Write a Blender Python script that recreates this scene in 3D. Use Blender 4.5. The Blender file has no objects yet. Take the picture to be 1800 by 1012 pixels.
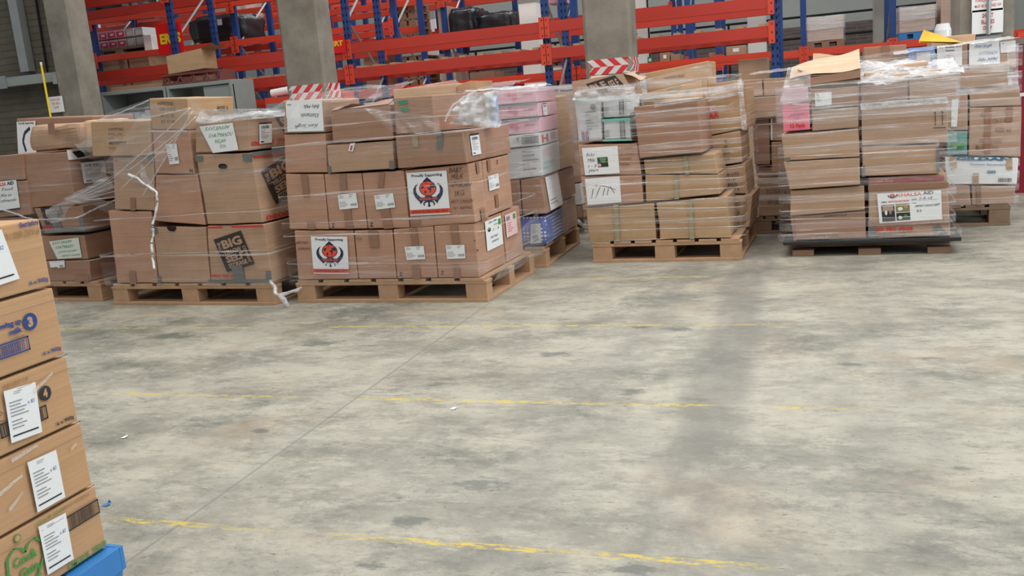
import bpy, bmesh, math, random
from mathutils import Vector, Matrix, noise
random.seed(4)
C = bpy.context.scene.collection
SC = bpy.context.scene
# ---------------------------------------------------------------- camera, world, light, exposure
EYE = 1.12
_m = [[0.9511541, -0.0182578, -0.3081761], [0.2973745, -0.2139107, 0.9304894], [-0.0829109, -0.9766826, -0.1980326]]            # columns: right, down, forward
cd = bpy.data.cameras.new('camera'); cam = bpy.data.objects.new('camera', cd); C.objects.link(cam)
cam.matrix_world = Matrix(((_m[0][0], -_m[0][1], -_m[0][2], 0), (_m[1][0], -_m[1][1], -_m[1][2], 0), (_m[2][0], -_m[2][1], -_m[2][2], EYE), (0, 0, 0, 1)))
cd.sensor_width = 36; cd.lens = 1600 / 1800 * 36; cd.clip_start = .05; cd.clip_end = 200
SC.camera = cam
SC.view_settings.view_transform = 'Standard'; SC.view_settings.look = 'None'; SC.view_settings.gamma = 1
SC.view_settings.use_curve_mapping = False; SC.view_settings.exposure = 0.0
w = bpy.data.worlds.new('daylight'); SC.world = w; w.use_nodes = True
bg = w.node_tree.nodes['Background']; bg.inputs[0].default_value = (.86, .93, 1, 1); bg.inputs[1].default_value = .42

def area(name, loc, rot, sx, sy, power, col):
    l = bpy.data.lights.new(name, 'AREA'); l.shape = 'RECTANGLE'; l.size = sx; l.size_y = sy; l.energy = power; l.color = col
    o = bpy.data.objects.new(name, l); C.objects.link(o); o.location = loc; o.rotation_euler = [math.radians(a) for a in rot]
# roof lights: two long translucent strips along the hall, and the daylight of the open loading door on the right
area('roof_light', (.6, 4.0, 7), (0, 0, 0), 12, 2.2, 640, (1, .97, .92))
area('roof_light', (.2, 9.2, 7), (0, 0, 0), 13, 2.0, 440, (1, .98, .95))
area('roof_light', (-1.5, 15.5, 7), (0, 0, 0), 18, 2.0, 760, (.97, .98, 1))
area('roof_light', (-1.0, -1.5, 7), (0, 0, 0), 14, 2.0, 300, (1, .96, .9))
area('door_light', (7.5, 4.0, 2.6), (0, 90, 0), 4, 6, 260, (.82, .92, 1))

# ---------------------------------------------------------------- materials
MATS = {}
def nt(name):
    m = bpy.data.materials.new(name); m.use_nodes = True; n = m.node_tree
    return m, n, n.nodes['Principled BSDF']
def lin(c):
    return tuple(((v / 255) / 12.92 if v / 255 <= .04045 else ((v / 255 + .055) / 1.055) ** 2.4) for v in c)
def solid(key, rgb, rough=.6, metal=0, var=.08, scale=8, bump=0, spec=.4):
    if key in MATS: return MATS[key]
    m, n, b = nt(key); c = lin(rgb); L = n.links
    tc = n.nodes.new('ShaderNodeTexCoord'); ns = n.nodes.new('ShaderNodeTexNoise'); ns.inputs['Scale'].default_value = scale; ns.inputs['Detail'].default_value = 5
    L.new(tc.outputs['Object'], ns.inputs['Vector'])
    mx = n.nodes.new('ShaderNodeMix'); mx.data_type = 'RGBA'
    mx.inputs[6].default_value = tuple(v * (1 - var) for v in c) + (1,); mx.inputs[7].default_value = tuple(min(1, v * (1 + var)) for v in c) + (1,)
    L.new(ns.outputs[0], mx.inputs[0]); L.new(mx.outputs[2], b.inputs['Base Color'])
    b.inputs['Roughness'].default_value = rough; b.inputs['Metallic'].default_value = metal; b.inputs['Specular IOR Level'].default_value = spec
    if bump:
        bp = n.nodes.new('ShaderNodeBump'); bp.inputs['Strength'].default_value = bump; bp.inputs['Distance'].default_value = .01
        L.new(ns.outputs[0], bp.inputs['Height']); L.new(bp.outputs[0], b.inputs['Normal'])
    MATS[key] = m; return m
def cardboard(key, rgb, var=.12):
    """kraft paper: broad soiling, speckle and the fine horizontal fluting of corrugated board"""
    if key in MATS: return MATS[key]
    m, n, b = nt(key); c = lin(rgb); L = n.links
    tc = n.nodes.new('ShaderNodeTexCoord')
    n1 = n.nodes.new('ShaderNodeTexNoise'); n1.inputs['Scale'].default_value = 5; n1.inputs['Detail'].default_value = 6; n1.inputs['Roughness'].default_value = .6
    L.new(tc.outputs['Object'], n1.inputs['Vector'])
    mp = n.nodes.new('ShaderNodeMapping'); mp.inputs['Scale'].default_value = (1.5, 1.5, 90); L.new(tc.outputs['Object'], mp.inputs['Vector'])
    n2 = n.nodes.new('ShaderNodeTexNoise'); n2.inputs['Scale'].default_value = 1; n2.inputs['Detail'].default_value = 3; L.new(mp.outputs[0], n2.inputs['Vector'])
    ad = n.nodes.new('ShaderNodeMath'); ad.operation = 'ADD'; L.new(n1.outputs[0], ad.inputs[0]); L.new(n2.outputs[0], ad.inputs[1])
    rp = n.nodes.new('ShaderNodeMapRange'); rp.inputs[1].default_value = .75; rp.inputs[2].default_value = 1.25; L.new(ad.outputs[0], rp.inputs[0])
    mx = n.nodes.new('ShaderNodeMix'); mx.data_type = 'RGBA'
    mx.inputs[6].default_value = tuple(v * (1 - var) for v in c) + (1,); mx.inputs[7].default_value = tuple(min(1, v * (1 + var)) for v in c) + (1,)
    L.new(rp.outputs[0], mx.inputs[0]); L.new(mx.outputs[2], b.inputs['Base Color'])
    bp = n.nodes.new('ShaderNodeBump'); bp.inputs['Strength'].default_value = .25; bp.inputs['Distance'].default_value = .004
    L.new(ad.outputs[0], bp.inputs['Height']); L.new(bp.outputs[0], b.inputs['Normal'])
    b.inputs['Roughness'].default_value = .62; b.inputs['Specular IOR Level'].default_value = .35
    MATS[key] = m; return m
K_PINK = cardboard('kraft_pinkish_brown', (176, 136, 112)); K_TAN = cardboard('kraft_tan', (172, 140, 114)); K_YEL = cardboard('kraft_ochre', (174, 142, 108))
K_DRK = cardboard('kraft_dark_brown', (156, 120, 98)); K_GRY = cardboard('kraft_greyish', (172, 142, 120)); K_NEAR = cardboard('kraft_bright', (186, 146, 106), .07)
K_IN = cardboard('kraft_inner', (198, 166, 136))
KC = {'p': K_PINK, 't': K_TAN, 'y': K_YEL, 'd': K_DRK, 'g': K_GRY, 'n': K_NEAR, 'i': K_IN}
WHITE = solid('paper_white', (226, 228, 228), .6, var=.03); INK = solid('ink_black', (38, 36, 40), .6); NAVY = solid('ink_navy', (36, 40, 72), .5)
ORANGE = solid('ink_orange', (226, 78, 44), .5); REDINK = solid('ink_red', (196, 54, 50), .6); GREENINK = solid('ink_green', (64, 140, 62), .6); BLUEINK = solid('ink_blue', (30, 62, 130), .6)
MARK = solid('ink_marker', (84, 64, 58), .7); FAINT = solid('ink_faint', (140, 104, 82), .7); GREYINK = solid('ink_grey', (130, 130, 132), .7); LBLUE = solid('ink_light_blue', (70, 110, 180), .7)
TAPE_G = solid('tape_grey_cloth', (104, 106, 104), .45, var=.1); TAPE_B = solid('tape_brown', (142, 104, 82), .22, var=.1, spec=.6); TAPE_T = solid('tape_greenish', (150, 140, 112), .25, spec=.6)
TEAL = solid('teal_print', (110, 190, 178), .4); PINK = solid('pink_print', (232, 120, 140), .45, var=.05); PINK_P = solid('pink_pale', (212, 168, 178), .4); PACK = solid('pack_pale_grey', (196, 198, 198), .4)
HOLE = solid('hole_black', (22, 19, 18), .9); PANEL = solid('panel_charcoal', (52, 44, 42), .6)
WOOD = solid('pine_pallet', (176, 140, 108), .7, var=.22, scale=14, bump=.3); WOOD_D = solid('pine_weathered', (132, 108, 88), .75, var=.22, scale=14, bump=.3)
WOOD_R = solid('pine_reddish', (140, 108, 86), .75, var=.22, scale=14, bump=.3)
STEEL_B = solid('rack_blue', (30, 64, 124), .4, var=.12, spec=.5); STEEL_LIT = solid('rack_lit_orange', (212, 70, 46), .45, var=.1, scale=3, spec=.5); STEEL_R = solid('rack_red', (184, 54, 40), .45, var=.1, scale=3, spec=.5)  # rack orange: the red with top light painted in; rail and bench plain orange
ZINC = solid('galvanised', (150, 152, 150), .4, metal=.5, var=.12); CAB = solid('cabinet_grey', (140, 146, 142), .45, var=.05); DARKSTEEL = solid('dark_steel', (52, 56, 62), .5)
WALLP = solid('wall_grey_paint', (150, 152, 146), .8, var=.08, scale=2, bump=.1); WHITEP = solid('pillar_white_paint', (232, 232, 226), .7, var=.05, scale=3); GREYP = solid('pillar_grey_paint', (158, 158, 150), .8, var=.05)
BLUEPL = solid('blue_plastic', (44, 122, 190), .4, var=.1, spec=.6); BLACKPL = solid('black_sheet', (30, 31, 34), .3, var=.3, scale=20, spec=.6)
REDSIGN = solid('sign_red', (222, 26, 28), .4, var=.02); YELPAINT = solid('yellow_paint', (236, 206, 40), .5); YELCARD = solid('yellow_board', (214, 168, 46), .5)
DKRED = solid('dark_red_paint', (134, 24, 40), .5); MAROON = solid('maroon_plastic', (112, 62, 56), .6); WRAPPED = cardboard('wrapped_goods', (186, 160, 146)); BLUEPACK = solid('blue_pack', (96, 130, 190), .5)

def concrete_col():
    m, n, b = nt('column_concrete'); L = n.links; tc = n.nodes.new('ShaderNodeTexCoord')
    a = n.nodes.new('ShaderNodeTexNoise'); a.inputs['Scale'].default_value = 3; a.inputs['Detail'].default_value = 8; a.inputs['Roughness'].default_value = .7; L.new(tc.outputs['Object'], a.inputs['Vector'])
    r = n.nodes.new('ShaderNodeValToRGB'); L.new(a.outputs[0], r.inputs[0]); e = r.color_ramp.elements
    e[0].position = .25; e[0].color = lin((104, 97, 86)) + (1,); e[1].position = .75; e[1].color = lin((148, 141, 129)) + (1,)
    L.new(r.outputs[0], b.inputs['Base Color']); b.inputs['Roughness'].default_value = .85
    bp = n.nodes.new('ShaderNodeBump'); bp.inputs['Strength'].default_value = .3; bp.inputs['Distance'].default_value = .01; L.new(a.outputs[0], bp.inputs['Height']); L.new(bp.outputs[0], b.inputs['Normal'])
    return m
COLM = concrete_col()
def brick_mat(name, c1, c2, mortar, scale):
    m, n, b = nt(name); L = n.links; tc = n.nodes.new('ShaderNodeTexCoord'); mp = n.nodes.new('ShaderNodeMapping'); mp.inputs['Rotation'].default_value = (math.pi / 2, 0, 0)
    L.new(tc.outputs['Object'], mp.inputs['Vector'])
    k = n.nodes.new('ShaderNodeTexBrick'); k.inputs['Scale'].default_value = scale; k.inputs['Color1'].default_value = lin(c1) + (1,); k.inputs['Color2'].default_value = lin(c2) + (1,); k.inputs['Mortar'].default_value = lin(mortar) + (1,)
    k.inputs['Mortar Size'].default_value = .012; k.inputs['Mortar Smooth'].default_value = .5; k.inputs['Brick Width'].default_value = .44; k.inputs['Row Height'].default_value = .075
    ns = n.nodes.new('ShaderNodeTexNoise'); ns.inputs['Scale'].default_value = 6; ns.inputs['Detail'].default_value = 6; L.new(tc.outputs['Object'], ns.inputs['Vector'])
    va = n.nodes.new('ShaderNodeVectorMath'); va.operation = 'MULTIPLY_ADD'; va.inputs[1].default_value = (.02,) * 3; L.new(ns.outputs[1], va.inputs[0]); L.new(mp.outputs[0], va.inputs[2]); L.new(va.outputs[0], k.inputs['Vector'])
    mx = n.nodes.new('ShaderNodeMix'); mx.data_type = 'RGBA'; mx.blend_type = 'MULTIPLY'; mx.inputs[0].default_value = .5; L.new(k.outputs[0], mx.inputs[6]); L.new(ns.outputs[0], mx.inputs[7]); L.new(mx.outputs[2], b.inputs['Base Color'])
    b.inputs['Roughness'].default_value = .9
    bp = n.nodes.new('ShaderNodeBump'); bp.inputs['Strength'].default_value = .5; bp.inputs['Distance'].default_value = .02; L.new(k.outputs[1], bp.inputs['Height']); bp.invert = True; L.new(bp.outputs[0], b.inputs['Normal'])
    return m
BLOCK = brick_mat('painted_blockwork', (108, 101, 88), (103, 96, 84), (99, 92, 80), 1.0)
BRICK = brick_mat('dark_brick', (112, 96, 92), (92, 80, 78), (120, 112, 106), 1.0)

def floor_mat():
    m, n, b = nt('worn_concrete_floor'); L = n.links; N = n.nodes.new
    tc = N('ShaderNodeTexCoord'); P = tc.outputs['Object']
    def noise_(scale, sc3=(1, 1, 1), detail=6, rough=.6, off=(0, 0, 0)):
        mp = N('ShaderNodeMapping'); mp.inputs['Scale'].default_value = sc3; mp.inputs['Location'].default_value = off; L.new(P, mp.inputs['Vector'])
        q = N('ShaderNodeTexNoise'); q.inputs['Scale'].default_value = scale; q.inputs['Detail'].default_value = detail; q.inputs['Roughness'].default_value = rough; L.new(mp.outputs[0], q.inputs['Vector']); return q.outputs[0]
    def ramp(v, lo, hi, a=0, b_=1):
        r = N('ShaderNodeMapRange'); r.interpolation_type = 'SMOOTHSTEP'; r.inputs[1].default_value = lo; r.inputs[2].default_value = hi; r.inputs[3].default_value = a; r.inputs[4].default_value = b_; L.new(v, r.inputs[0]); return r.outputs[0]
    def mth(op, a, c=None):
        q = N('ShaderNodeMath'); q.operation = op; q.use_clamp = False
        for i, v in enumerate((a, c)):
            if v is None: continue
            if isinstance(v, (int, float)): q.inputs[i].default_value = v
            else: L.new(v, q.inputs[i])
        return q.outputs[0]
    def mix(f, a, c):
        q = N('ShaderNodeMix'); q.data_type = 'RGBA'
        if isinstance(f, (int, float)): q.inputs[0].default_value = f
        else: L.new(f, q.inputs[0])
        for i, v in ((6, a), (7, c)):
            if isinstance(v, tuple): q.inputs[i].default_value = v + (1,)
            else: L.new(v, q.inputs[i])
        return q.outputs[2]
    sx = N('ShaderNodeSeparateXYZ'); L.new(P, sx.inputs[0]); X, Y = sx.outputs[0], sx.outputs[1]
    light, mid, dark = lin((163, 159, 145)), lin((128, 126, 115)), lin((78, 82, 77))
    base = mix(ramp(noise_(1.6, (.9, 1.3, 1), 10, .72), .38, .6), mid, light)
    base = mix(mth('MULTIPLY', ramp(noise_(1.1, (1, 1.2, 1), 12, .78, (3, 7, 0)), .5, .66), .7), base, dark)
    base = mix(mth('MULTIPLY', ramp(noise_(3.6, (.8, 1.5, 1), 12, .82, (9, 2, 0)), .5, .62), .6), base, lin((104, 104, 96)))
    base = mix(mth('MULTIPLY', ramp(noise_(6.5, (.8, 1.4, 1), 10, .85, (13, 3, 0)), .5, .6), .5), base, lin((176, 171, 155)))
    base = mix(mth('MULTIPLY', ramp(noise_(15, (.5, 1.6, 1), 8, .85, (1, 4, 0)), .54, .64), .55), base, lin((96, 95, 88)))
    base = mix(mth('MULTIPLY', ramp(noise_(1.3, (1, 1, 1), 9, .75, (20, 5, 0)), .53, .68), .4), base, lin((160, 138, 114)))
    base = mix(mth('MULTIPLY', ramp(noise_(42, (.6, 1.5, 1), 4, .8, (5, 8, 0)), .61, .68), .75), base, lin((62, 62, 58)))
    base = mix(mth('MULTIPLY', ramp(noise_(9, (.25, 3, 1), 5, .75, (15, 28, 0)), .63, .7), .7), base, lin((70, 70, 66)))
    def band(v, c, wdt, soft):     # 1 inside
        return ramp(mth('ABSOLUTE', mth('SUBTRACT', v, c)), wdt, wdt + soft, 1, 0)
    wob = mth('MULTIPLY', mth('SUBTRACT', noise_(1.2, (1, 1, 1), 2, .5, (2, 2, 0)), .5), .25)
    # broad tyre tracks running away from the viewer, worn in as rubber grime
    for c0, sl, wd, am in ((-.33, .0, .07, .62), (-.84, .02, .05, .36), (.36, -.03, .1, .3)):
        xx = mth('ADD', mth('SUBTRACT', X, mth('MULTIPLY', Y, sl)), wob)
        t = mth('MULTIPLY', band(xx, c0, wd, .1), mth('MULTIPLY', ramp(noise_(2.6, (1, .5, 1), 9, .75, (c0 * 9, 0, 0)), .34, .6), am))
        base = mix(t, base, lin((104, 102, 96)))
    # shaped spots of oil and old patches
    sp = None
    for (x, y), r in zip(((-0.950,2.409),(-0.595,4.248),(-0.765,4.283),(-1.075,3.815),(0.447,3.773),(0.409,2.680),(-0.636,3.295),(-1.073,2.152),(-1.071,1.896),(-3.417,4.146),(-2.490,4.714),(-2.390,3.993),(0.169,3.689),(-0.415,1.982),(-1.961,2.773)),
                         (.075, .06, .04, .07, .05, .03, .05, .05, .04, .12, .16, .09, .05, .05, .04)):
        cx = N('ShaderNodeVectorMath'); cx.operation = 'SUBTRACT'; cx.inputs[1].default_value = (x, y, 0); L.new(P, cx.inputs[0])
        sc = N('ShaderNodeVectorMath'); sc.operation = 'MULTIPLY'; sc.inputs[1].default_value = (.8, 1.5, 1); L.new(cx.outputs[0], sc.inputs[0])
        ln = N('ShaderNodeVectorMath'); ln.operation = 'LENGTH'; L.new(sc.outputs[0], ln.inputs[0])
        d = mth('ADD', ln.outputs['Value'], mth('MULTIPLY', mth('SUBTRACT', noise_(13, (.6, 1.3, 1), 8, .8), .5), r * 5))
        s = ramp(d, r * .5, r * 1.1, 1, 0); sp = s if sp is None else mth('MAXIMUM', sp, s)
    base = mix(mth('MULTIPLY', sp, .7), base, lin((84, 90, 86)))
    # saw-cut joint
    base = mix(mth('MULTIPLY', band(X, -1.755, .002, .006), .6), base, lin((90, 88, 82)))
    base = mix(mth('MULTIPLY', band(X, -1.775, .02, .03), .25), base, lin((150, 150, 142)))
    # four worn yellow bay lines
    for i, (y0, x0, x1, lo, hi) in enumerate(((2.04, -2.0, .3, .5, .62), (3.165, -3.6, .35, .46, .58), (4.325, -4.6, .1, .42, .56), (5.49, -1.75, -.2, .4, .54))):
        ln = mth('MULTIPLY', band(Y, y0, .011, .008), mth('MULTIPLY', ramp(X, x0 - .05, x0 + .05), ramp(X, x1 - .5, x1, 1, 0)))
        worn = mth('MULTIPLY', ramp(noise_(1.6, (1.6, .1, 1), 1, .5, (i * 5, i * 3, 0)), lo - .1, hi - .03), ramp(noise_(26, (.6, 2.2, 1), 5, .8, (i, 0, 0)), .47, .56))
        base = mix(mth('MULTIPLY', mth('MULTIPLY', ln, worn), .9), base, lin((196, 172, 60)))
    fine = noise_(60, (1, 1, 1), 3, .7); base = mix(mth('MULTIPLY', ramp(fine, .55, .8), .3), base, lin((120, 120, 112)))
    L.new(base, b.inputs['Base Color']); b.inputs['Specular IOR Level'].default_value = .45
    L.new(ramp(noise_(2.2, (1, 1, 1), 5, .6, (4, 4, 0)), .3, .7, .42, .68), b.inputs['Roughness'])
    bp = N('ShaderNodeBump'); bp.inputs['Strength'].default_value = .15; bp.inputs['Distance'].default_value = .006; L.new(fine, bp.inputs['Height']); L.new(bp.outputs[0], b.inputs['Normal'])
    return m

def film_mat(name, lo, hi, tint=(.93, .95, .98)):
    """stretch film: mostly clear, denser where its layers bunch into drawn streaks"""
    m, n, b = nt(name); L = n.links; N = n.nodes.new; out = n.nodes['Material Output']; n.nodes.remove(b)
    tc = N('ShaderNodeTexCoord'); mp = N('ShaderNodeMapping'); mp.inputs['Scale'].default_value = (1.6, 1.6, 34); mp.inputs['Rotation'].default_value = (.06, .1, 0); L.new(tc.outputs['Object'], mp.inputs['Vector'])
    s = N('ShaderNodeTexNoise'); s.inputs['Scale'].default_value = 1.3; s.inputs['Detail'].default_value = 7; s.inputs['Roughness'].default_value = .7; s.inputs['Distortion'].default_value = .3; L.new(mp.outputs[0], s.inputs['Vector'])
    r = N('ShaderNodeMapRange'); r.interpolation_type = 'SMOOTHSTEP'; r.inputs[1].default_value = .5; r.inputs[2].default_value = .78; r.inputs[3].default_value = lo; r.inputs[4].default_value = hi; L.new(s.outputs[0], r.inputs[0])
    bp = N('ShaderNodeBump'); bp.inputs['Strength'].default_value = .9; bp.inputs['Distance'].default_value = .012; L.new(s.outputs[0], bp.inputs['Height'])
    gl = N('ShaderNodeBsdfGlossy'); gl.inputs['Roughness'].default_value = .22; L.new(bp.outputs[0], gl.inputs['Normal'])
    df = N('ShaderNodeBsdfDiffuse'); df.inputs['Color'].default_value = tint + (1,); L.new(bp.outputs[0], df.inputs['Normal'])
    tl = N('ShaderNodeBsdfTranslucent'); tl.inputs['Color'].default_value = tint + (1,)
    a = N('ShaderNodeMixShader'); a.inputs[0].default_value = .35; L.new(df.outputs[0], a.inputs[1]); L.new(tl.outputs[0], a.inputs[2])
    c = N('ShaderNodeMixShader'); c.inputs[0].default_value = .45; L.new(a.outputs[0], c.inputs[1]); L.new(gl.outputs[0], c.inputs[2])
    t = N('ShaderNodeBsdfTransparent'); f = N('ShaderNodeMixShader'); L.new(r.outputs[0], f.inputs[0]); L.new(t.outputs[0], f.inputs[1]); L.new(c.outputs[0], f.inputs[2]); L.new(f.outputs[0], out.inputs[0])
    MATS[name] = m; return m
FILM = film_mat('film_clear', .04, .5); FILM_H = film_mat('film_heavy', .14, .75); FILM_C = film_mat('film_crease', .45, .85); FILM_W = film_mat('film_bunched', .35, .95)

def crinkle_mat():
    m, n, b = nt('film_crinkled'); L = n.links; N = n.nodes.new; out = n.nodes['Material Output']; n.nodes.remove(b); tc = N('ShaderNodeTexCoord')
    s = N('ShaderNodeTexNoise'); mp = N('ShaderNodeMapping'); mp.inputs['Rotation'].default_value = (0, .9, .4); mp.inputs['Scale'].default_value = (7, 12, 30); L.new(tc.outputs['Object'], mp.inputs['Vector']); s.inputs['Scale'].default_value = 1; s.inputs['Detail'].default_value = 7; s.inputs['Roughness'].default_value = .78; s.inputs['Distortion'].default_value = 1.1; L.new(mp.outputs[0], s.inputs['Vector'])
    r = N('ShaderNodeMapRange'); r.inputs[1].default_value = .35; r.inputs[2].default_value = .65; r.inputs[3].default_value = .25; r.inputs[4].default_value = .9; L.new(s.outputs[0], r.inputs[0])
    bp = N('ShaderNodeBump'); bp.inputs['Strength'].default_value = 1; bp.inputs['Distance'].default_value = .02; L.new(s.outputs[0], bp.inputs['Height'])
    gl = N('ShaderNodeBsdfGlossy'); gl.inputs['Roughness'].default_value = .15; L.new(bp.outputs[0], gl.inputs['Normal']); df = N('ShaderNodeBsdfDiffuse'); df.inputs['Color'].default_value = (.93, .95, .98, 1); L.new(bp.outputs[0], df.inputs['Normal'])
    c = N('ShaderNodeMixShader'); c.inputs[0].default_value = .4; L.new(df.outputs[0], c.inputs[1]); L.new(gl.outputs[0], c.inputs[2]); t = N('ShaderNodeBsdfTransparent'); f = N('ShaderNodeMixShader')
    L.new(r.outputs[0], f.inputs[0]); L.new(t.outputs[0], f.inputs[1]); L.new(c.outputs[0], f.inputs[2]); L.new(f.outputs[0], out.inputs[0]); return m
FILM_X = crinkle_mat()

# ---------------------------------------------------------------- mesh collector
class MB:
    def __init__(s): s.v = []; s.f = []; s.fm = []; s.m = []
    def mi(s, m):
        if m not in s.m: s.m.append(m)
        return s.m.index(m)
    def poly(s, pts, m):
        k = len(s.v); s.v += [tuple(p) for p in pts]; s.f.append(tuple(range(k, k + len(pts)))); s.fm.append(s.mi(m))
    def hexa(s, p, m):      # p: 4 bottom then 4 top, both counter-clockwise
        k = len(s.v); s.v += [tuple(q) for q in p]
        for f in ((0, 3, 2, 1), (4, 5, 6, 7), (0, 1, 5, 4), (1, 2, 6, 5), (2, 3, 7, 6), (3, 0, 4, 7)):
            s.f.append(tuple(k + i for i in f)); s.fm.append(s.mi(m))
        return s
    def box(s, x0, x1, y0, y1, z0, z1, m):
        return s.hexa(((x0, y0, z0), (x1, y0, z0), (x1, y1, z0), (x0, y1, z0), (x0, y0, z1), (x1, y0, z1), (x1, y1, z1), (x0, y1, z1)), m)
    def tube(s, pts, r, m, n=8):
        pts = [Vector(p) for p in pts]; k = len(s.v); up = Vector((0, 0, 1))
        for i, p in enumerate(pts):
            d = (pts[min(i + 1, len(pts) - 1)] - pts[max(i - 1, 0)]).normalized()
            a = d.cross(up) if abs(d.z) < .95 else d.cross(Vector((1, 0, 0))); a.normalize(); c = d.cross(a)
            rr = r[i] if isinstance(r, (list, tuple)) else r
            for j in range(n):
                t = 2 * math.pi * j / n; s.v.append(tuple(p + (a * math.cos(t) + c * math.sin(t)) * rr))
        for i in range(len(pts) - 1):
            for j in range(n):
                q = k + i * n; s.f.append((q + j, q + (j + 1) % n, q + n + (j + 1) % n, q + n + j)); s.fm.append(s.mi(m))
        s.f.append(tuple(k + j for j in range(n))[::-1]); s.f.append(tuple(k + (len(pts) - 1) * n + j for j in range(n))); s.fm += [s.mi(m)] * 2
        return s
    def grid(s, fn, nu, nv, m):
        k = len(s.v)
        for j in range(nv + 1):
            for i in range(nu + 1): s.v.append(tuple(fn(i / nu, j / nv)))
        for j in range(nv):
            for i in range(nu):
                a = k + j * (nu + 1) + i; s.f.append((a, a + 1, a + nu + 2, a + nu + 1)); s.fm.append(s.mi(m))
        return s
    def add(s, verts, faces, m):
        k = len(s.v); s.v += [tuple(v) for v in verts]; s.f += [tuple(k + i for i in f) for f in faces]; s.fm += [s.mi(m)] * len(faces)
    def build(s, name, parent=None, loc=None, rz=0, smooth=False, bevel=0):
        me = bpy.data.meshes.new(name); me.from_pydata(s.v, [], s.f); me.update()
        for m in s.m: me.materials.append(m)
        me.polygons.foreach_set('material_index', s.fm)
        if smooth: me.polygons.foreach_set('use_smooth', [True] * len(me.polygons))
        o = bpy.data.objects.new(name, me); C.objects.link(o)
        if parent: o.parent = parent
        if loc is not None: o.location = loc; o.rotation_euler = (0, 0, rz)
        if bevel:
            b = o.modifiers.new('soft_edges', 'BEVEL'); b.width = bevel; b.segments = 2; b.limit_method = 'ANGLE'
        return o
def tag(o, label=None, cat=None, group=None, kind=None):
    if label: o['label'] = label
    if cat: o['category'] = cat
    if group: o['group'] = group
    if kind: o['kind'] = kind
    return o
def empty(name, loc, rz, label, cat, group=None):
    o = bpy.data.objects.new(name, None); C.objects.link(o); o.location = loc; o.rotation_euler = (0, 0, rz); o.empty_display_size = .1
    return tag(o, label, cat, group)

# ---------------------------------------------------------------- lettering
_tx = {}
def text_mesh(t, bold):
    k = (t, bold)
    if k in _tx: return _tx[k]
    cu = bpy.data.curves.new('t', 'FONT'); cu.body = t; cu.resolution_u = 2; cu.offset = .022 * bold; cu.align_x = 'LEFT'; cu.space_line = .95
    ob = bpy.data.objects.new('t', cu); me = ob.to_mesh()
    vs = [(v.co.x, v.co.y) for v in me.vertices]; fs = [tuple(p.vertices) for p in me.polygons]; ob.to_mesh_clear()
    bpy.data.objects.remove(ob); bpy.data.curves.remove(cu)
    x0 = min(v[0] for v in vs); x1 = max(v[0] for v in vs); y0 = min(v[1] for v in vs); y1 = max(v[1] for v in vs)
    _tx[k] = ([((x - x0) / (x1 - x0 or 1), 1 - (y - y0) / (y1 - y0 or 1)) for x, y in vs], fs); return _tx[k]
def quadmap(q):      # q: TL TR BR BL -> f(s, t)
    q = [Vector(p) for p in q]
    return lambda s_, t_: q[0].lerp(q[1], s_).lerp(q[3].lerp(q[2], s_), t_)
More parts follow.
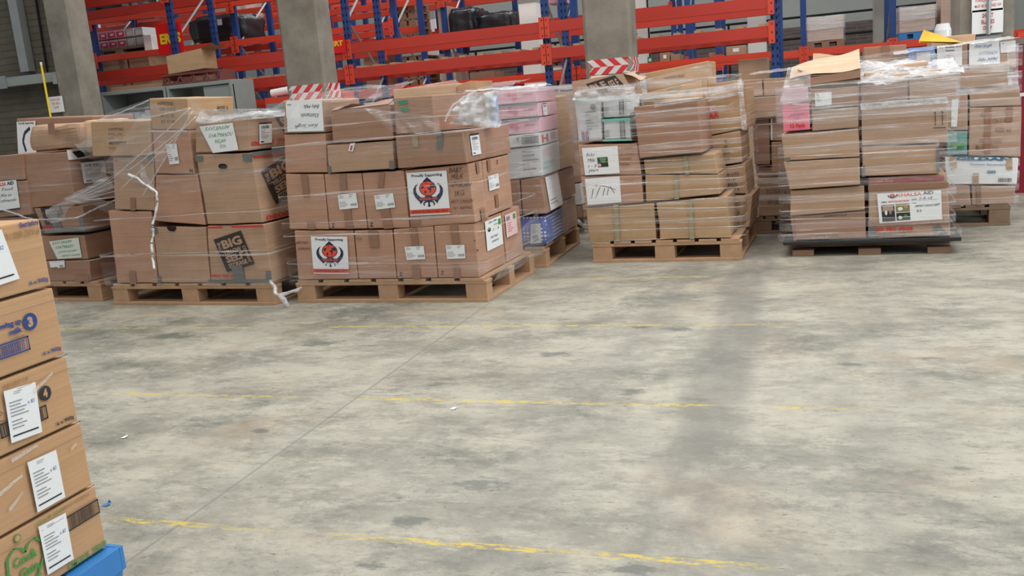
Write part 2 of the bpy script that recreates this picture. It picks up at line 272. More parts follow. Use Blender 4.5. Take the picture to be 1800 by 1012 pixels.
def draw(mb, fm, nrm, ops, lift=.0012):
    """lay printed marks onto a face: fm maps (s,t) in the unit square to the face, nrm points out of it"""
    z = lift
    for op in ops:
        z += .00003; k = op[0]; P = lambda s_, t_, z=z: fm(s_, t_) + nrm * z
        if k == 'R':                                   # rectangle
            a, b, c, d = op[1]; mb.poly([P(a, b), P(a, d), P(c, d), P(c, b)], op[2])
        elif k == 'P': mb.poly([P(*p) for p in op[1]], op[2])
        elif k == 'T':                                 # text in a rectangle (s0,t0,s1,t1) or a 4-point quad
            r = op[2]; bold = op[4] if len(op) > 4 else 0; hand = op[5] if len(op) > 5 else 0
            if len(r) == 4 and not isinstance(r[0], tuple): r = ((r[0], r[1]), (r[2], r[1]), (r[2], r[3]), (r[0], r[3]))
            vs, fs = text_mesh(op[1], bold); out = []
            for x, y in vs:
                if hand: y += .06 * math.sin(x * 9 + hand) * hand / 3; x += (1 - y) * .05 * hand + .01 * math.sin(y * 7 + x * 20)
                s_ = (r[0][0] * (1 - x) + r[1][0] * x) * (1 - y) + (r[3][0] * (1 - x) + r[2][0] * x) * y
                t_ = (r[0][1] * (1 - x) + r[1][1] * x) * (1 - y) + (r[3][1] * (1 - x) + r[2][1] * x) * y
                out.append(P(s_, t_))
            mb.add(out, fs, op[3])
        elif k == 'F':                                 # rectangular outline
            a, b, c, d = op[1]; e = op[3]; g = op[4] if len(op) > 4 else e
            for rr in ((a, b, c, b + g), (a, d - g, c, d), (a, b, a + e, d), (c - e, b, c, d)):
                mb.poly([P(rr[0], rr[1]), P(rr[0], rr[3]), P(rr[2], rr[3]), P(rr[2], rr[1])], op[2])
        elif k == 'B':                                 # bar code
            a, b, c, d = op[1]; rnd = random.Random(int(a * 977 + b * 131)); x = a; n = op[3] if len(op) > 3 else 22; wd = (c - a) / n
            while x < c:
                ww = wd * rnd.choice((.3, .5, .8)); mb.poly([P(x, b), P(x, d), P(min(c, x + ww), d), P(min(c, x + ww), b)], op[2]); x += ww + wd * rnd.choice((.3, .5, .7))
        elif k == 'L':                                 # rows of small print
            a, b, c, d = op[1]; n = op[3]; rnd = random.Random(n + int(a * 99) + int(b * 999)); h = (d - b) / n
            for i in range(n):
                e = a + (c - a) * rnd.uniform(.35, .95); y = b + i * h; mb.poly([P(a, y), P(a, y + h * .28), P(e, y + h * .28), P(e, y)], op[2])
        elif k == 'O':                                 # disc / ring-filled ellipse
            cx, cy, rx, ry = op[1]; mb.poly([P(cx + rx * math.cos(a_), cy - ry * math.sin(a_)) for a_ in [2 * math.pi * i / 28 for i in range(28)]], op[2])
        elif k == 'S':                                 # pen stroke polyline
            pts, wd = op[1], op[2]
            for (x0, y0), (x1, y1) in zip(pts, pts[1:]):
                dx, dy = x1 - x0, y1 - y0; l = math.hypot(dx, dy) or 1; nx, ny = -dy / l * wd, dx / l * wd
                mb.poly([P(x0 + nx, y0 + ny), P(x1 + nx, y1 + ny), P(x1 - nx, y1 - ny), P(x0 - nx, y0 - ny)], op[3])

def emblem_ops():
    o = [('T', 'Proudly Supporting', (.12, .045, .88, .13), NAVY, 1.2)]
    o.append(('P', [(.5, .12), (.55, .17), (.6, .205), (.6, .24), (.4, .24), (.4, .205), (.45, .17)], NAVY))
    for s_ in (-1, 1):      # the two curved blades
        outer = [(.5 + s_ * x, y) for x, y in ((.24, .26), (.32, .31), (.37, .39), (.375, .47), (.345, .56), (.29, .63), (.235, .68), (.215, .74))]
        inner = [(.5 + s_ * x, y) for x, y in ((.14, .67), (.06, .64), (.10, .62), (.2, .575), (.28, .5), (.305, .42), (.29, .34), (.24, .26))]
        for i in range(7):
            a, b, c, d = outer[i], outer[i + 1], inner[6 - i], inner[7 - i]; o.append(('P', [a, b, c, d], NAVY))
        o.append(('S', [(.5, .69), (.5 + s_ * .07, .685), (.5 + s_ * .125, .715), (.5 + s_ * .135, .755), (.5 + s_ * .11, .77)], .016, NAVY))
    o += [('O', (.5, .385, .215, .175), NAVY), ('O', (.5, .385, .195, .158), ORANGE)]
    for pl in (((.34, .33), (.38, .3), (.42, .31), (.4, .36), (.36, .39), (.33, .38)), ((.4, .44), (.45, .43), (.46, .47), (.43, .52), (.41, .48)),
               ((.44, .265), (.49, .255), (.47, .29)), ((.55, .31), (.6, .28), (.67, .3), (.685, .36), (.64, .38), (.56, .36)),
               ((.5, .37), (.57, .36), (.6, .4), (.56, .42), (.5, .41)), ((.54, .42), (.58, .42), (.57, .49), (.545, .48))):
        o.append(('P', list(pl), NAVY))
    o += [('P', [(.44, .54), (.56, .54), (.62, .6), (.62, .67), (.38, .67), (.38, .6)], NAVY), ('P', [(.28, .585), (.72, .585), (.7, .655), (.3, .655)], NAVY), ('T', 'KHALSA AID', (.28, .592, .72, .648), ORANGE, 1.5), ('R', (.48, .65, .52, .78), NAVY), ('O', (.5, .785, .035, .024), NAVY),
          ('R', (0, .865, 1, .965), ORANGE), ('T', 'WWW.KHALSAAID.ORG', (.05, .885, .95, .948), NAVY, 1.2)]
    return o
def panel_ops(q, col, ink=None):
    """dark printed panel of stencil words; q is its 4-point outline in face units (TL TR BR BL)"""
    def at(a, b, c, d):
        def m(x, y): return tuple((q[0][i] * (1 - x) + q[1][i] * x) * (1 - y) + (q[3][i] * (1 - x) + q[2][i] * x) * y for i in (0, 1))
        return (m(a, b), m(c, b), m(c, d), m(a, d))
    def rot(r): return (r[3], r[0], r[1], r[2])
    def rotc(r): return (r[1], r[2], r[3], r[0])
    return [('P', list(q), ink or PANEL), ('T', 'BIG', at(.2, .1, .9, .36), col, 2), ('T', 'YELLOW', at(.14, .4, .78, .53), col, 1.5), ('T', 'SELF', at(.14, .56, .8, .76), col, 2),
            ('T', 'STORAGE', at(.14, .79, .8, .92), col, 1.5), ('T', 'THE', rot(at(.05, .12, .16, .36)), col, 1.5), ('T', 'COMPANY', rotc(at(.84, .42, .95, .92)), col, 1.5)]
def slip_ops(col=LBLUE):
    return [('L', (.28, .06, .72, .13), GREYINK, 2), ('L', (.1, .24, .7, .56), GREYINK, 5), ('T', 'x 82', (.66, .3, .88, .37), col, 0, 2), ('L', (.1, .6, .6, .8), GREYINK, 3), ('R', (.08, .87, .9, .9), INK)]
def courier_ops():
    return [('R', (0, 0, 1, .09), INK), ('B', (.15, .16, .85, .3), INK, 12), ('L', (.12, .36, .88, .8), GREYINK, 7), ('R', (.1, .88, .35, .94), INK)]
def shipping_ops():
    return [('L', (.05, .06, .5, .3), GREYINK, 3), ('L', (.6, .06, .95, .3), GREYINK, 2), ('B', (.62, .66, .95, .84), INK, 10), ('L', (.05, .5, .55, .9), GREYINK, 4)]

# ---------------------------------------------------------------- frames of the pallet loads: origin x, y and heading
FR = {'P1': (-4.7, 5.07, -5), 'P2': (-3.19, 4.87, -4), 'P3': (-1.77, 4.88, -2.5), 'P4': (-1.69, 5.91, 0), 'P5': (-1.4, 6.04, -3), 'P6': (-0.12, 6.07, -2), 'P7': (1.36, 7.04, -2), 'P8': (-0.33, 7.05, -2), 'PB': (-1.85, 7.3, 0), 'PC': (-2.45, 7.05, -2), 'N': (-1.625, 1.63, 90)}
def fr(F):
    x, y, a = FR[F]; a = math.radians(a); return Vector((x, y, 0)), Vector((math.cos(a), math.sin(a), 0)), Vector((-math.sin(a), math.cos(a), 0)), a
def wpt(F, u, v, z): o, U, V, a = fr(F); return o + U * u + V * v + Vector((0, 0, z))

def body_mesh(mb, q, d, mat, gap=.002, bulge=.004, seed=0, r=.006, skew=0):
    """a carton: four front corners q (x,z) at y=0 run back by d; softened edges and slightly dented sides"""
    cx = sum(p[0] for p in q) / 4; cz = sum(p[1] for p in q) / 4
    q = [(p[0] + math.copysign(gap, cx - p[0]), p[1] + math.copysign(gap, cz - p[1])) for p in q]
    bm = bmesh.new(); y0, y1 = gap, d - gap
    order = (3, 2, 1, 0)        # BL BR TR TL
    fv = [bm.verts.new((q[i][0], y0, q[i][1])) for i in order]; bv = [bm.verts.new((q[i][0] + skew, y1, q[i][1])) for i in order]
    bm.faces.new(fv); bm.faces.new(bv[::-1])
    for i in range(4): j = (i + 1) % 4; bm.faces.new((fv[j], fv[i], bv[i], bv[j]))
    bmesh.ops.recalc_face_normals(bm, faces=bm.faces)
    bmesh.ops.bevel(bm, geom=list(bm.edges), offset=r, segments=2, profile=.6, affect='EDGES')
    bmesh.ops.subdivide_edges(bm, edges=[e for e in bm.edges if e.calc_length() > .05], cuts=4, use_grid_fill=True)
    ctr = Vector((cx, d / 2, cz)); bm.normal_update()
    for vv in bm.verts:
        nn = noise.noise(Vector((vv.co.x * 6 + seed * 7.3, vv.co.y * 6 + seed, vv.co.z * 6))); dirn = (ctr - vv.co).normalized()
        vv.co += dirn * bulge * (nn + .6) * .8
    bmesh.ops.triangulate(bm, faces=[f for f in bm.faces if len(f.verts) > 4])
    bm.verts.ensure_lookup_table(); mb.add([v.co for v in bm.verts], [[v.index for v in f.verts] for f in bm.faces], mat); bm.free()

_n = [0]
TOPS = {'P1': .144, 'P2': .144, 'P3': .144, 'P4': .144, 'P5': .144, 'P6': .103, 'P7': .15, 'P8': .13, 'PB': .144, 'PC': .144}
def carton(F, q, v, d, mat, label, front=(), right=(), top=(), parts=(), cat='box', group=None, name='cardboard_box', bulge=.004, r=.006, tint=None, skew=0):
    """parts: (name, face, quad-in-face-units, material, ops[, label]); face is 'F', 'R' or 'U'"""
    _n[0] += 1
    if F in TOPS and min(q[2][1], q[3][1]) < TOPS[F] + .03: q = (q[0], q[1], (q[2][0], TOPS[F] + .001), (q[3][0], TOPS[F] + .001))
    us = [p[0] for p in q]; zs = [p[1] for p in q]; uc = (min(us) + max(us)) / 2; z0 = min(zs); a = fr(F)[3]
    lq = [(p[0] - uc, p[1] - z0) for p in q]; base = wpt(F, uc, v, z0)
    mat = KC.get(mat, mat)
    fm = quadmap([(x, 0, z) for x, z in lq]); nf = Vector((0, -1, 0))
    rm = quadmap([(lq[1][0], 0, lq[1][1]), (lq[1][0] + skew, d, lq[1][1]), (lq[2][0] + skew, d, lq[2][1]), (lq[2][0], 0, lq[2][1])]); nr = Vector((1, 0, 0))
    um = quadmap([(lq[0][0], d, lq[0][1]), (lq[1][0], d, lq[1][1]), (lq[1][0], 0, lq[1][1]), (lq[0][0], 0, lq[0][1])]); nu = Vector((0, 0, 1))
    FM = {'F': (fm, nf), 'R': (rm, nr), 'U': (um, nu)}
    mb = MB(); body_mesh(mb, lq, d, mat, seed=_n[0], bulge=bulge, r=r, skew=skew)
    draw(mb, fm, nf, front); draw(mb, rm, nr, right); draw(mb, um, nu, top)
    if not parts:
        o = mb.build(name, loc=base, rz=a); return tag(o, label, cat, group)
    root = empty(name, base, a, label, cat, group); mb.build('box_body', root)
    for p in parts:
        nm, face, quad, pm, ops = p[:5]; fmm, nn = FM[face]
        if len(quad) == 4 and not isinstance(quad[0], tuple): quad = ((quad[0], quad[1]), (quad[2], quad[1]), (quad[2], quad[3]), (quad[0], quad[3]))
        sb = MB(); z = .004 if 'tape' in nm else .0046
        sm_ = lambda s_, t_, quad=quad, fmm=fmm: fmm((quad[0][0] * (1 - s_) + quad[1][0] * s_) * (1 - t_) + (quad[3][0] * (1 - s_) + quad[2][0] * s_) * t_,
                                                   (quad[0][1] * (1 - s_) + quad[1][1] * s_) * (1 - t_) + (quad[3][1] * (1 - s_) + quad[2][1] * s_) * t_)
        sb.grid(lambda i, j: sm_(i, j) + nn * (z - .001 + .0003 * math.sin(i * 7 + j * 5)), 4, 4, pm)
        draw(sb, sm_, nn, ops, lift=z - .0003)
        so = sb.build(nm, root)
        if len(p) > 5: so['label'] = p[5]
    return root

def open_carton(F, q, v, d, mat, label, flaps, front=(), parts=(), depth_in=None, name='open_cardboard_box', group=None):
    """hollow carton with its mouth up; flaps: {'F','B','L','R': (length, angle from horizontal outwards in degrees)}"""
    us = [p[0] for p in q]; zs = [p[1] for p in q]; uc = (min(us) + max(us)) / 2; z0 = min(zs); a = fr(F)[3]; mat = KC.get(mat, mat)
    lq = [(p[0] - uc, p[1] - z0) for p in q]; root = empty(name, wpt(F, uc, v, z0), a, label, 'box', group)
    mb = MB(); t = .006; (xl, zl), (xr, zr), (bx, bz), (ax, az) = lq
    x0, x1 = ax, bx
    mb.hexa(((ax, 0, az), (bx, 0, bz), (bx, t, bz), (ax, t, az), (xl, 0, zl), (xr, 0, zr), (xr, t, zr), (xl, t, zl)), mat)
    mb.hexa(((ax, d - t, az), (bx, d - t, bz), (bx, d, bz), (ax, d, az), (xl, d - t, zl), (xr, d - t, zr), (xr, d, zr), (xl, d, zl)), mat)
    mb.hexa(((ax, t, az), (ax + t, t, az), (ax + t, d - t, az), (ax, d - t, az), (xl, t, zl), (xl + t, t, zl), (xl + t, d - t, zl), (xl, d - t, zl)), mat)
    mb.hexa(((bx - t, t, bz), (bx, t, bz), (bx, d - t, bz), (bx - t, d - t, bz), (xr - t, t, zr), (xr, t, zr), (xr, d - t, zr), (xr - t, d - t, zr)), mat)
    mb.hexa(((ax, t, az), (bx, t, bz), (bx, d - t, bz), (ax, d - t, az), (ax, t, az + t), (bx, t, bz + t), (bx, d - t, bz + t), (ax, d - t, az + t)), mat)
    fm = quadmap([(x, 0, z) for x, z in lq]); draw(mb, fm, Vector((0, -1, 0)), front); mb.build('box_body', root)
    for k, (ln, ang) in flaps.items():
        g = math.radians(ang); o_, h = ln * math.cos(g), ln * math.sin(g); f = MB(); e = .004
        if k == 'F': pts = ((xl, 0, zl), (xr, 0, zr), (xr - .01, -o_, zr + h), (xl + .01, -o_, zl + h))
        if k == 'B': pts = ((xr, d, zr), (xl, d, zl), (xl + .01, d + o_, zl + h), (xr - .01, d + o_, zr + h))
        if k == 'L': pts = ((xl, d, zl), (xl, 0, zl), (xl - o_, .01, zl + h), (xl - o_, d - .01, zl + h))
        if k == 'R': pts = ((xr, 0, zr), (xr, d, zr), (xr + o_, d - .01, zr + h), (xr + o_, .01, zr + h))
        pm = quadmap(pts); nn = (Vector(pts[1]) - Vector(pts[0])).cross(Vector(pts[3]) - Vector(pts[0])).normalized() * e
        for sg in (0, 1): f.grid(lambda s_, t_: pm(s_, t_) + nn * sg + Vector((0, 0, .012 * math.sin(s_ * 5 + t_ * 3) * t_)), 6, 3, mat)
        f.build('flap', root)
    for p in parts:
        nm, quad, pm, ops = p; sb = MB(); sm_ = quadmap([fm(*c) for c in quad]); draw(sb, sm_, Vector((0, -1, 0)), [('R', (0, 0, 1, 1), pm)] + list(ops)); sb.build(nm, root)
    return root

# ---------------------------------------------------------------- pallets
def pallet(F, u0, u1, d, label, mat=WOOD, h=.144, group='wooden pallets under the loads', v0=0, nb=7, base=True):
    a = fr(F)[3]; uc = (u0 + u1) / 2; w2 = (u1 - u0) / 2; root = empty('wooden_pallet', wpt(F, uc, v0, 0), a, label, 'pallet', group)
    tb, sb, bb = .018, .018, .02; zb = h - tb - sb
    def part(nm, *b):
        m = MB(); m.box(*b, mat); return m.build(nm, root, bevel=.002)
    for i in range(nb):
        c = -w2 + (i + .5) * 2 * w2 / nb; hw = w2 / nb * .8; part('deck_board', c - hw, c + hw, random.uniform(0, .006) + (0 if base else .12), d, h - tb, h)
    for y in (.0, d / 2 - .05, d - .1): part('stringer_board', -w2, w2, y + (.004 if base or y else .12), y + (.1 if base or y else .2), h - tb - sb, h - tb)
    for y in (.0, d / 2 - .05, d - .1):
        for x in (-w2, -.07, w2 - .14): part('block', x + .004, x + .136, y + .006, y + .1, bb if base else 0, zb if base else (zb if y or 1 else h))
    if not base: return root
    for y in (.0, d - .1): part('base_board', -w2, w2, y, y + .1, 0, bb)
    part('base_board', -w2, -w2 + .1, .1, d - .1, 0, bb); part('base_board', w2 - .1, w2, .1, d - .1, 0, bb); part('base_board', -.05, .05, .1, d - .1, 0, bb)
    return root

# ---------------------------------------------------------------- stretch film
def rounded(u0, u1, v0, v1, r=.04, n=4):
    P = []
    for cx, cy, a0 in ((u0 + r, v1 - r, 90), (u0 + r, v0 + r, 180), (u1 - r, v0 + r, 270), (u1 - r, v1 - r, 0)):
        for i in range(n + 1): t = math.radians(a0 + 90 * i / n); P.append((cx + r * math.cos(t), cy + r * math.sin(t)))
    P.append(P[0]); return P
def film_band(mb, F, foot, z0, z1, slope=0, mat=None, wob=.012, ns=90, nv=5, seed=0, s0=0, s1=1, out=0):
    """a turn of film round the footprint; z0,z1 its lower and upper edge, both drifting by slope along the turn"""
    L = [0]
    for (a, b), (c, d) in zip(foot, foot[1:]): L.append(L[-1] + math.hypot(c - a, d - b))
    T = L[-1]; cu = sum(p[0] for p in foot) / len(foot); cv = sum(p[1] for p in foot) / len(foot)
    def at(s_):
        x = s_ * T; i = max(j for j in range(len(L)) if L[j] <= x + 1e-9); i = min(i, len(foot) - 2); t = (x - L[i]) / (L[i + 1] - L[i] or 1)
        return foot[i][0] * (1 - t) + foot[i + 1][0] * t, foot[i][1] * (1 - t) + foot[i + 1][1] * t
    def f(i, j):
        s_ = s0 + (s1 - s0) * i; u, v = at(s_); e = 1 + (noise.noise(Vector((s_ * 14 + seed * 3, j * 3, seed))) + 1) * .004 + out
        u = cu + (u - cu) * e; v = cv + (v - cv) * e
        lo = z0 + slope * (s_ - .5) + wob * noise.noise(Vector((s_ * 8, seed * 5, 0))) * 2; hi = z1 + slope * (s_ - .5) + wob * noise.noise(Vector((s_ * 8, 9, seed * 5))) * 2
        z = lo + (hi - lo) * j + .004 * noise.noise(Vector((s_ * 30, j * 6, seed)))
        return wpt(F, u, v, z)
    mb.grid(f, ns, nv, mat or FILM)
def sheet(mb, pts, nu, nv, amp, mat, seed=0, sag=0):
    """crumpled sheet through 4 world corners TL TR BR BL"""
    q = quadmap(pts); n_ = (Vector(pts[1]) - Vector(pts[0])).cross(Vector(pts[3]) - Vector(pts[0])).normalized()
    def f(i, j):
        p = q(i, j); k = noise.noise(p * 9 + Vector((seed * 3, 0, 0))) + .6 * noise.noise(p * 26 + Vector((0, seed, 0)))
        return p + n_ * amp * k * (1 + .2 * math.sin(i * 19)) - Vector((0, 0, sag * 4 * i * (1 - i)))
    mb.grid(f, nu, nv, mat)
def rope(mb, pts, r, mat, seed=0, n=14):
    pts = [Vector(p) for p in pts]; out = []; rr = []
    for i in range(len(pts) - 1):
        for k in range(n):
            t = k / n; p = pts[i].lerp(pts[i + 1], t); out.append(p + Vector((noise.noise(p * 20), noise.noise(p * 20 + Vector((9, 0, 0))), noise.noise(p * 20 + Vector((0, 9, 0))))) * r * 1.2); rr.append(r * (1 + .5 * noise.noise(p * 40)))
    out.append(pts[-1]); rr.append(r * .4); mb.tube(out, rr, mat, 6)
def finish_film(mb, F, label):
    o = mb.build('stretch_film', smooth=True); return tag(o, label, 'plastic wrap')

# ================================================================ THE HALL
fo = MB(); fo.poly([(-16, -4, 0), (9, -4, 0), (9, 23, 0), (-16, 23, 0)], floor_mat()); tag(fo.build('floor'), kind='structure', label='worn grey concrete warehouse floor with faded yellow bay lines')
b = MB(); b.box(-16, 9, 21, 21.3, 0, 2.2, BRICK); tag(b.build('wall_back'), kind='structure')
b = MB(); b.box(-16, 9, 21.04, 21.3, 2.2, 8, WALLP); tag(b.build('wall_back_upper'), kind='structure')
b = MB(); b.box(-11.5, -8.02, 8.62, 8.85, 0, 6, BLOCK); tag(b.build('wall_left'), kind='structure')
b = MB(); b.box(3.4, 3.6, 9.2, 21, 0, 6, WALLP); tag(b.build('wall_right'), kind='structure')

def column(x0, x1, y0, dep, nm, label, hazard=None):
    c = .03; x0_, x1_ = x0, x1; mb = MB()
    P = [(x0 + c, y0), (x1 - c, y0), (x1, y0 + c), (x1, y0 + dep - c), (x1 - c, y0 + dep), (x0 + c, y0 + dep), (x0, y0 + dep - c), (x0, y0 + c)]
    mb.f_ = None
    n = 12
    for k in range(n):
        za, zb = 6 * k / n, 6 * (k + 1) / n
        for i in range(8): a_, b_ = P[i], P[(i + 1) % 8]; mb.poly([(*a_, za), (*b_, za), (*b_, zb), (*a_, zb)], COLM)
    mb.poly([(*p, 6) for p in P], COLM)
    o = mb.build(nm); tag(o, label, kind='structure')
    if hazard:
        z0, rows, h, dirs = hazard; e = .004
        hz = MB(); Q_ = [(x0 - e, y0 + dep), (x0 - e, y0 + c), (x0 + c, y0 - e), (x1 - c, y0 - e), (x1 + e, y0 + c), (x1 + e, y0 + dep)]
        L = [0]
        for (a, b), (cc, d) in zip(Q_, Q_[1:]): L.append(L[-1] + math.hypot(cc - a, d - b))
        def at(s_):
            s_ = min(max(s_, 0), L[-1]); i = min(max(j for j in range(6) if L[j] <= s_ + 1e-9), 4); t = (s_ - L[i]) / (L[i + 1] - L[i]); return Q_[i][0] * (1 - t) + Q_[i + 1][0] * t, Q_[i][1] * (1 - t) + Q_[i + 1][1] * t
        REDT = solid('hazard_red', (206, 52, 58), .4, var=.04); WHT = solid('hazard_white', (206, 206, 200), .4, var=.04)
        per = .13
        for r in range(rows):
            sg = dirs[r]; za = z0 - (r + 1) * h; sk = sg * h
            k = -3
            while k * per / 2 < L[-1] + .2:
                for j in range(8):          # thin slices so the stripe bends round the edge
                    t0, t1 = j / 8, (j + 1) / 8; s0_ = k * per / 2
                    A = at(s0_ + sk * t0); B = at(s0_ + per / 2 + sk * t0); Cc = at(s0_ + per / 2 + sk * t1); D_ = at(s0_ + sk * t1)
                    if s0_ + per / 2 + max(0, sk) < 0 or s0_ > L[-1]: continue
                    hz.poly([(*A, za + h * t0), (*B, za + h * t0), (*Cc, za + h * t1), (*D_, za + h * t1)], REDT if k % 2 else WHT)
                k += 1
        ho = hz.build('hazard_tape', o); ho['label'] = 'red and white striped hazard tape'
    return o
column(((-7.789,2.033),)[0][0] - .12, ((-7.507,2.007),)[0][0] - .06, 8.4, .3, 'column', 'grey concrete column at the end of the blockwork wall')
column(((-5.024,1.661),)[0][0], ((-4.561,1.619),)[0][0], 8.4, .28, 'column', 'grey concrete column with striped tape standing before the first red rack', (((-4.776,1.475),)[0][1], 3, .075, (1, 1, 1)))
column(((-1.898,1.429),)[0][0], ((-1.459,1.389),)[0][0], 8.4, .32, 'column', 'grey concrete column with striped tape and scuffed pale edge', (((-1.674,1.444),)[0][1], 2, .068, (-1, 1)))
column(((1.187,1.460),)[0][0], ((1.616,1.415),)[0][0], 8.4, .32, 'column', 'grey concrete column carrying two white notices')

# fittings on the blockwork wall and its column
def prop(nm, label, cat, mb, group=None): return tag(mb.build(nm, bevel=0), label, cat, group)
(px0, pz0), (px1, pz1) = ((-8.354,2.711),(-8.347,1.887),)
m = MB(); m.box(px1 - .12, px1 + .0, 8.5, 8.6, 1.93, 5.5, ZINC); prop('cable_trunking', 'grey metal trunking running up the blockwork wall', 'trunking', m)
(ax, az), (bx, bz) = ((-8.956,1.850),(-7.874,1.832),)
m = MB(); m.box(ax, bx, 8.42, 8.6, bz - .05, bz + .05, CAB); m.box(ax + .1, ax + .35, 8.4, 8.42, bz - .07, bz + .07, ZINC); m.box(bx - .07, bx, 8.4, 8.6, bz - .08, bz + .02, CAB); prop('wall_channel', 'grey horizontal steel channel on the blockwork wall', 'channel', m)
(cx_, _), (cx2, cz2) = ((-8.137,2.628),(-8.175,1.910),)
m = MB(); m.tube([(cx2, 8.6, 5.5), (cx2 + .02, 8.6, 3), (cx2 - .01, 8.6, cz2)], .012, HOLE); prop('black_cable', 'thin black cable hanging down the blockwork wall', 'cable', m)
(yx, yz), (yx2, yz2) = ((-7.820,1.992),(-7.965,1.432),)
m = MB(); m.tube([(yx2, 8.3, 0), (yx2, 8.3, yz - .03)], .011, YELPAINT); m.tube([(yx2, 8.3, yz - .03), (yx2, 8.3, yz)], .012, WHITE); prop('yellow_pole', 'thin yellow pole standing upright against the blockwork wall', 'pole', m)
def notice(nm, label, rect, Y, ops, mat=WHITE, cat='sign'):
    (x0, z0), (x1, z1) = rect; m = MB(); m.box(x0, x1, Y, Y + .008, z1, z0, mat); draw(m, quadmap([(x0, Y, z0), (x1, Y, z0), (x1, Y, z1), (x0, Y, z1)]), Vector((0, -1, 0)), ops); return prop(nm, label, cat, m)
notice('wall_notice', 'white notice with red print behind the yellow pole', ((-8.031,1.616),(-7.831,1.444),), 8.37, [('T', 'PLEASE KEEP', (.2, .12, .85, .27), REDINK), ('T', 'THIS AREA', (.22, .36, .8, .52), REDINK), ('T', 'CLEAR', (.3, .6, .7, .76), REDINK)])
notice('column_notice', 'upper white notice, mostly cut off, above the short blades notice', ((1.298,1.797),(1.523,1.524),), 8.37, [('T', 'FORKLIFT TRUCKS', (.12, .62, .88, .72), REDINK, .5), ('T', 'MUST BE SWITCHED OFF', (.1, .8, .95, .88), REDINK, .5)])
notice('column_notice', 'white notice reading short blades only on the concrete column', ((1.302,1.539),(1.527,1.352),), 8.37, [('T', 'SHORT', (.32, .16, .68, .34), REDINK, 1), ('T', 'BLADES', (.3, .42, .72, .6), REDINK, 1), ('T', 'ONLY', (.35, .68, .66, .85), REDINK, 1)])
(kx, kz), (kx2, kz2) = ((1.418,1.520),(1.421,1.362),)
m = MB(); m.tube([(kx, 8.35, kz2 - .02), (kx, 8.35, 5.6)], .016, ZINC); m.box(kx - .09, kx + .09, 8.33, 8.39, kz2 - .13, kz2 - .03, ZINC); prop('conduit', 'grey conduit with a socket box running down over the two notices', 'conduit', m)
(dx, dz), (dx2, dz2) = ((1.669,1.177),(2.224,0.069),)
m = MB(); m.box(dx, dx + 1.2, 8.8, 8.86, 0, 1.25, DKRED); m.box(dx, dx + 1.2, 8.79, 8.8, .82, .85, WHITE); prop('red_panel', 'dark red metal panel beyond the white wrapped load', 'panel', m)
m = MB(); m.box(((1.699,1.334),)[0][0], 3.3, 8.7, 8.78, ((1.712,1.296),)[0][1], ((1.711,1.347),)[0][1], STEEL_LIT); prop('orange_rail', 'short orange rail above the dark red panel', 'rail', m)

# ---------------------------------------------------------------- pallet racking
def rack(label, y0, y1, xs, levels, xr, post=(.1, .07), bh=.06, boards=(), slots=False, ztop=4.6, loc_mat=None):
    root = empty('pallet_rack', (xs[0], y0, 0), 0, label, 'rack'); ox = xs[0]
    def bld(m, nm): return m.build(nm, root)
    for x in xs:
        for y, s_ in ((y0, 1), (y1, -1)):
            m = MB(); X = x - ox; Y = y - y0
            m.box(X - post[0] / 2, X + post[0] / 2, min(Y, Y + s_ * post[1]), max(Y, Y + s_ * post[1]), 0.01, ztop, STEEL_B); m.box(X - .08, X + .08, Y - .05, Y + .1, 0, .01, DARKSTEEL)
            if slots:
                for k in range(46):
                    z = .6 + k * .075; yy = min(Y, Y + s_ * post[1]) - .001
                    for dx_ in (-.022, .022): m.poly([(X + dx_ - .008, yy, z), (X + dx_ + .008, yy, z), (X + dx_ + .008, yy, z + .03), (X + dx_ - .008, yy, z + .03)], HOLE)
                    if k % 2: m.poly([(X + post[0] / 2 + .001, yy + .02, z), (X + post[0] / 2 + .001, yy + .04, z), (X + post[0] / 2 + .001, yy + .04, z + .03), (X + post[0] / 2 + .001, yy + .02, z + .03)], HOLE)
            bld(m, 'upright_post')
        z = .3; k = 0
        while z < ztop - .7:
            m = MB(); a, b_ = (y0 + .06, y1 - .06) if k % 2 else (y1 - .06, y0 + .06); m.tube([(x - ox, a - y0, z), (x - ox, b_ - y0, z + .62)], .015, ZINC, 6); bld(m, 'diagonal_brace'); z += .64; k += 1
    for z, lo, hi, mat in levels:
        for xa, xb in zip(xs, xs[1:]):
            if (xa + xb) / 2 < lo or (xa + xb) / 2 > hi: continue
            for y, s_ in ((y0, -1), (y1, 1)):
                m = MB(); Y = y - y0; A = xa - ox + post[0] / 2; B = xb - ox - post[0] / 2; ya, yb = (Y - .045, Y + .005) if s_ < 0 else (Y - .005, Y + .045)
                m.box(A, B, ya, yb, z - bh, z + .035, mat); m.box(A, B, ya + .012, yb - .012, z + .035, z + .055, mat); m.box(A, B, ya - .004, ya, z - bh + .002, z - bh + .01, mat)
                o = bld(m, 'cross_beam')
                for X, e in ((A, -1), (B, 1)):
                    X -= e * .02; h = MB(); h.box(min(X, X + e * .062), max(X, X + e * .062), ya - .008, ya + .0, z - .12, z + .1, STEEL_LIT)
                    for q in range(3): h.box(X + e * .035 - .005, X + e * .035 + .005, ya - .0095, ya - .008, z - .1 + q * .08, z - .085 + q * .08, HOLE)
                    h.build('beam_bracket', o)
            if (z, (xa < -2.0)) in boards or z in boards:
                n = 11
                for i in range(n):
                    m = MB(); xx = xa - ox + .12 + (xb - xa - .24) * i / (n - 1); m.box(xx - .035, xx + .035, -.03, y1 - y0, z + .055, z + .078, WOOD); bld(m, 'deck_board')
    return root
PITCH = 2.36
XA = [-.26 - PITCH * k for k in range(5)][::-1]
